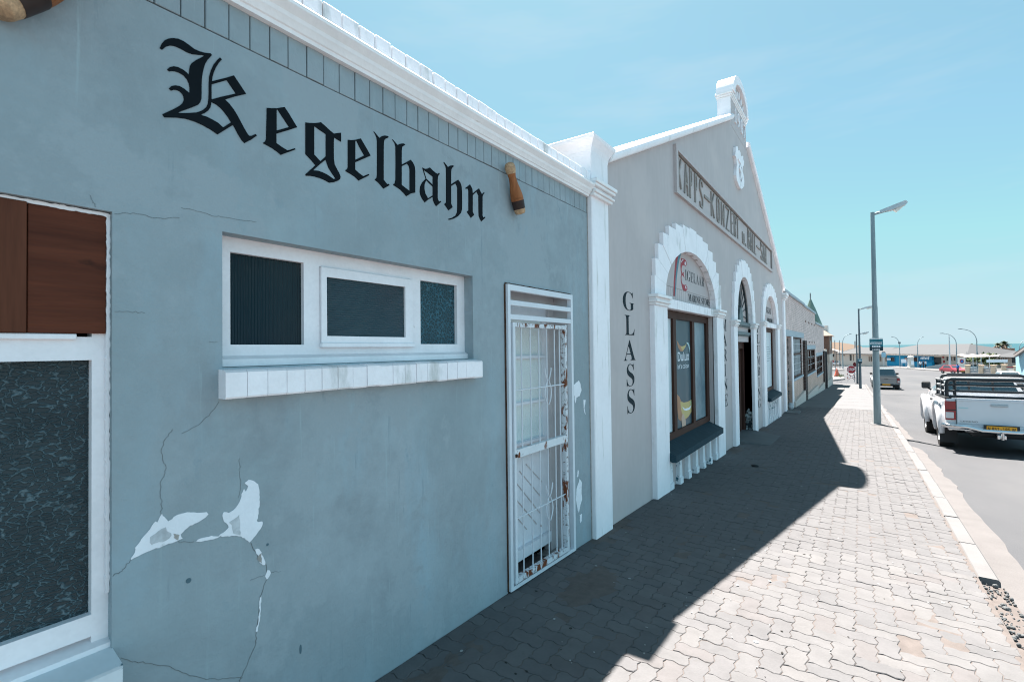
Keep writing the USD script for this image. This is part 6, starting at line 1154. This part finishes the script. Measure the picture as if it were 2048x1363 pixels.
# ================================================================ small things on the pavement
def drift(name, pts, h, label):
    pts = [np.array(p) for p in pts]; c_ = np.mean(pts, axis=0); V = []; Fc = []; rings_ = 14; n = len(pts)
    for k in range(rings_):
        s_ = 1 - k / (rings_ - 1)
        for p in pts:
            q_ = c_ + (p - c_) * s_; z = zg(q_[1]) - .004 + h * (1 - s_ ** 1.3) * (.2 + 1.5 * meshkit.fbm(np.array([q_[0] * 14, q_[1] * 14, 1.0]), 3)) - (.012 if k == 0 else 0); V.append((q_[0], q_[1], z))
    for k in range(rings_ - 1):
        for j in range(n): a_, b2_ = k * n + j, k * n + (j + 1) % n; Fc += [(a_, b2_, b2_ + n), (a_, b2_ + n, a_ + n)]
    m = trimesh.Trimesh(np.array(V), np.array(Fc), process=False); m.fix_normals()
    solo(name, m, 'sand', label, 'sand', kind='structure', smooth=True)
def blob(cx, cy, rx, ry, n=44, amp=.35, s=0): return [(cx + rx * math.cos(t) * (1 + amp * (meshkit.noise(np.array([3 * math.cos(t) + s, 3 * math.sin(t), s * 1.0])) - .5) * 2), cy + ry * math.sin(t) * (1 + amp * (meshkit.noise(np.array([3 * math.cos(t) + s, 3 * math.sin(t), s + 9.0])) - .5) * 2)) for t in np.linspace(0, 2 * math.pi, n, endpoint=False)]
drift('sand_drift', blob(.42, 3.55, .32, .55, s=1), .018, 'reddish wind-blown sand before the barred door')
drift('sand_drift', blob(.20, 2.1, .20, .9, s=2), .012, 'strip of reddish sand along the foot of the blue wall')
drift('sand_drift', blob(.14, 10.7, .15, .5, s=3), .03, 'heap of sand between the window column and the entrance')
drift('sand_drift', blob(.14, 14.35, .14, .5, s=4), .03, 'heap of sand right of the entrance ramp')
q_ = spot(1510, 933, 0, False); solo('dark_scrap', trimesh.creation.icosphere(2, .05).apply_transform(np.diag([1.2, .8, .45, 1])).apply_translation([q_[0], q_[1], zg(q_[1]) + .02]), 'plastic', 'small dark scrap lying on the shaded pavers', 'scrap', smooth=True)
for px, py, lab in ((1380, 1186, 'tiny dark pebble on the shaded pavers near the shadow edge'), (1512, 1285, 'tiny white chip on the sunlit pavers')):
    q_ = spot(px, py, 0, False); solo('pebble', trimesh.creation.icosphere(1, .011).apply_transform(np.diag([1.4, 1, .5, 1])).apply_translation([q_[0], q_[1], zg(q_[1]) + .008]), 'plastic' if px == 1380 else 'signwhite', lab, 'pebble', smooth=True)

sp_ = []
for _ in range(260):
    y_ = 1.6 + 9 * rng.random() ** 1.6; x_ = rng.uniform(.1, 2.85); r_ = rng.uniform(.003, .010); f_ = trimesh.creation.cylinder(r_, .002, sections=6); f_.vertices *= np.r_[nrg.uniform(.6, 1.5, 2), 1]; f_.apply_translation([x_, y_, zg(y_) + .0085]); sp_.append(f_)
part(side, 'pale_specks', cat(sp_[:180]), mat('pale_speck', (.30, .30, .30), .9, .1), kind='stuff', label='pale specks and chips scattered on the pavers')
part(side, 'dark_specks', cat(sp_[180:]), mat('dark_speck', (.035, .033, .03), .9, .1), kind='stuff', label='dark gum spots on the pavers')
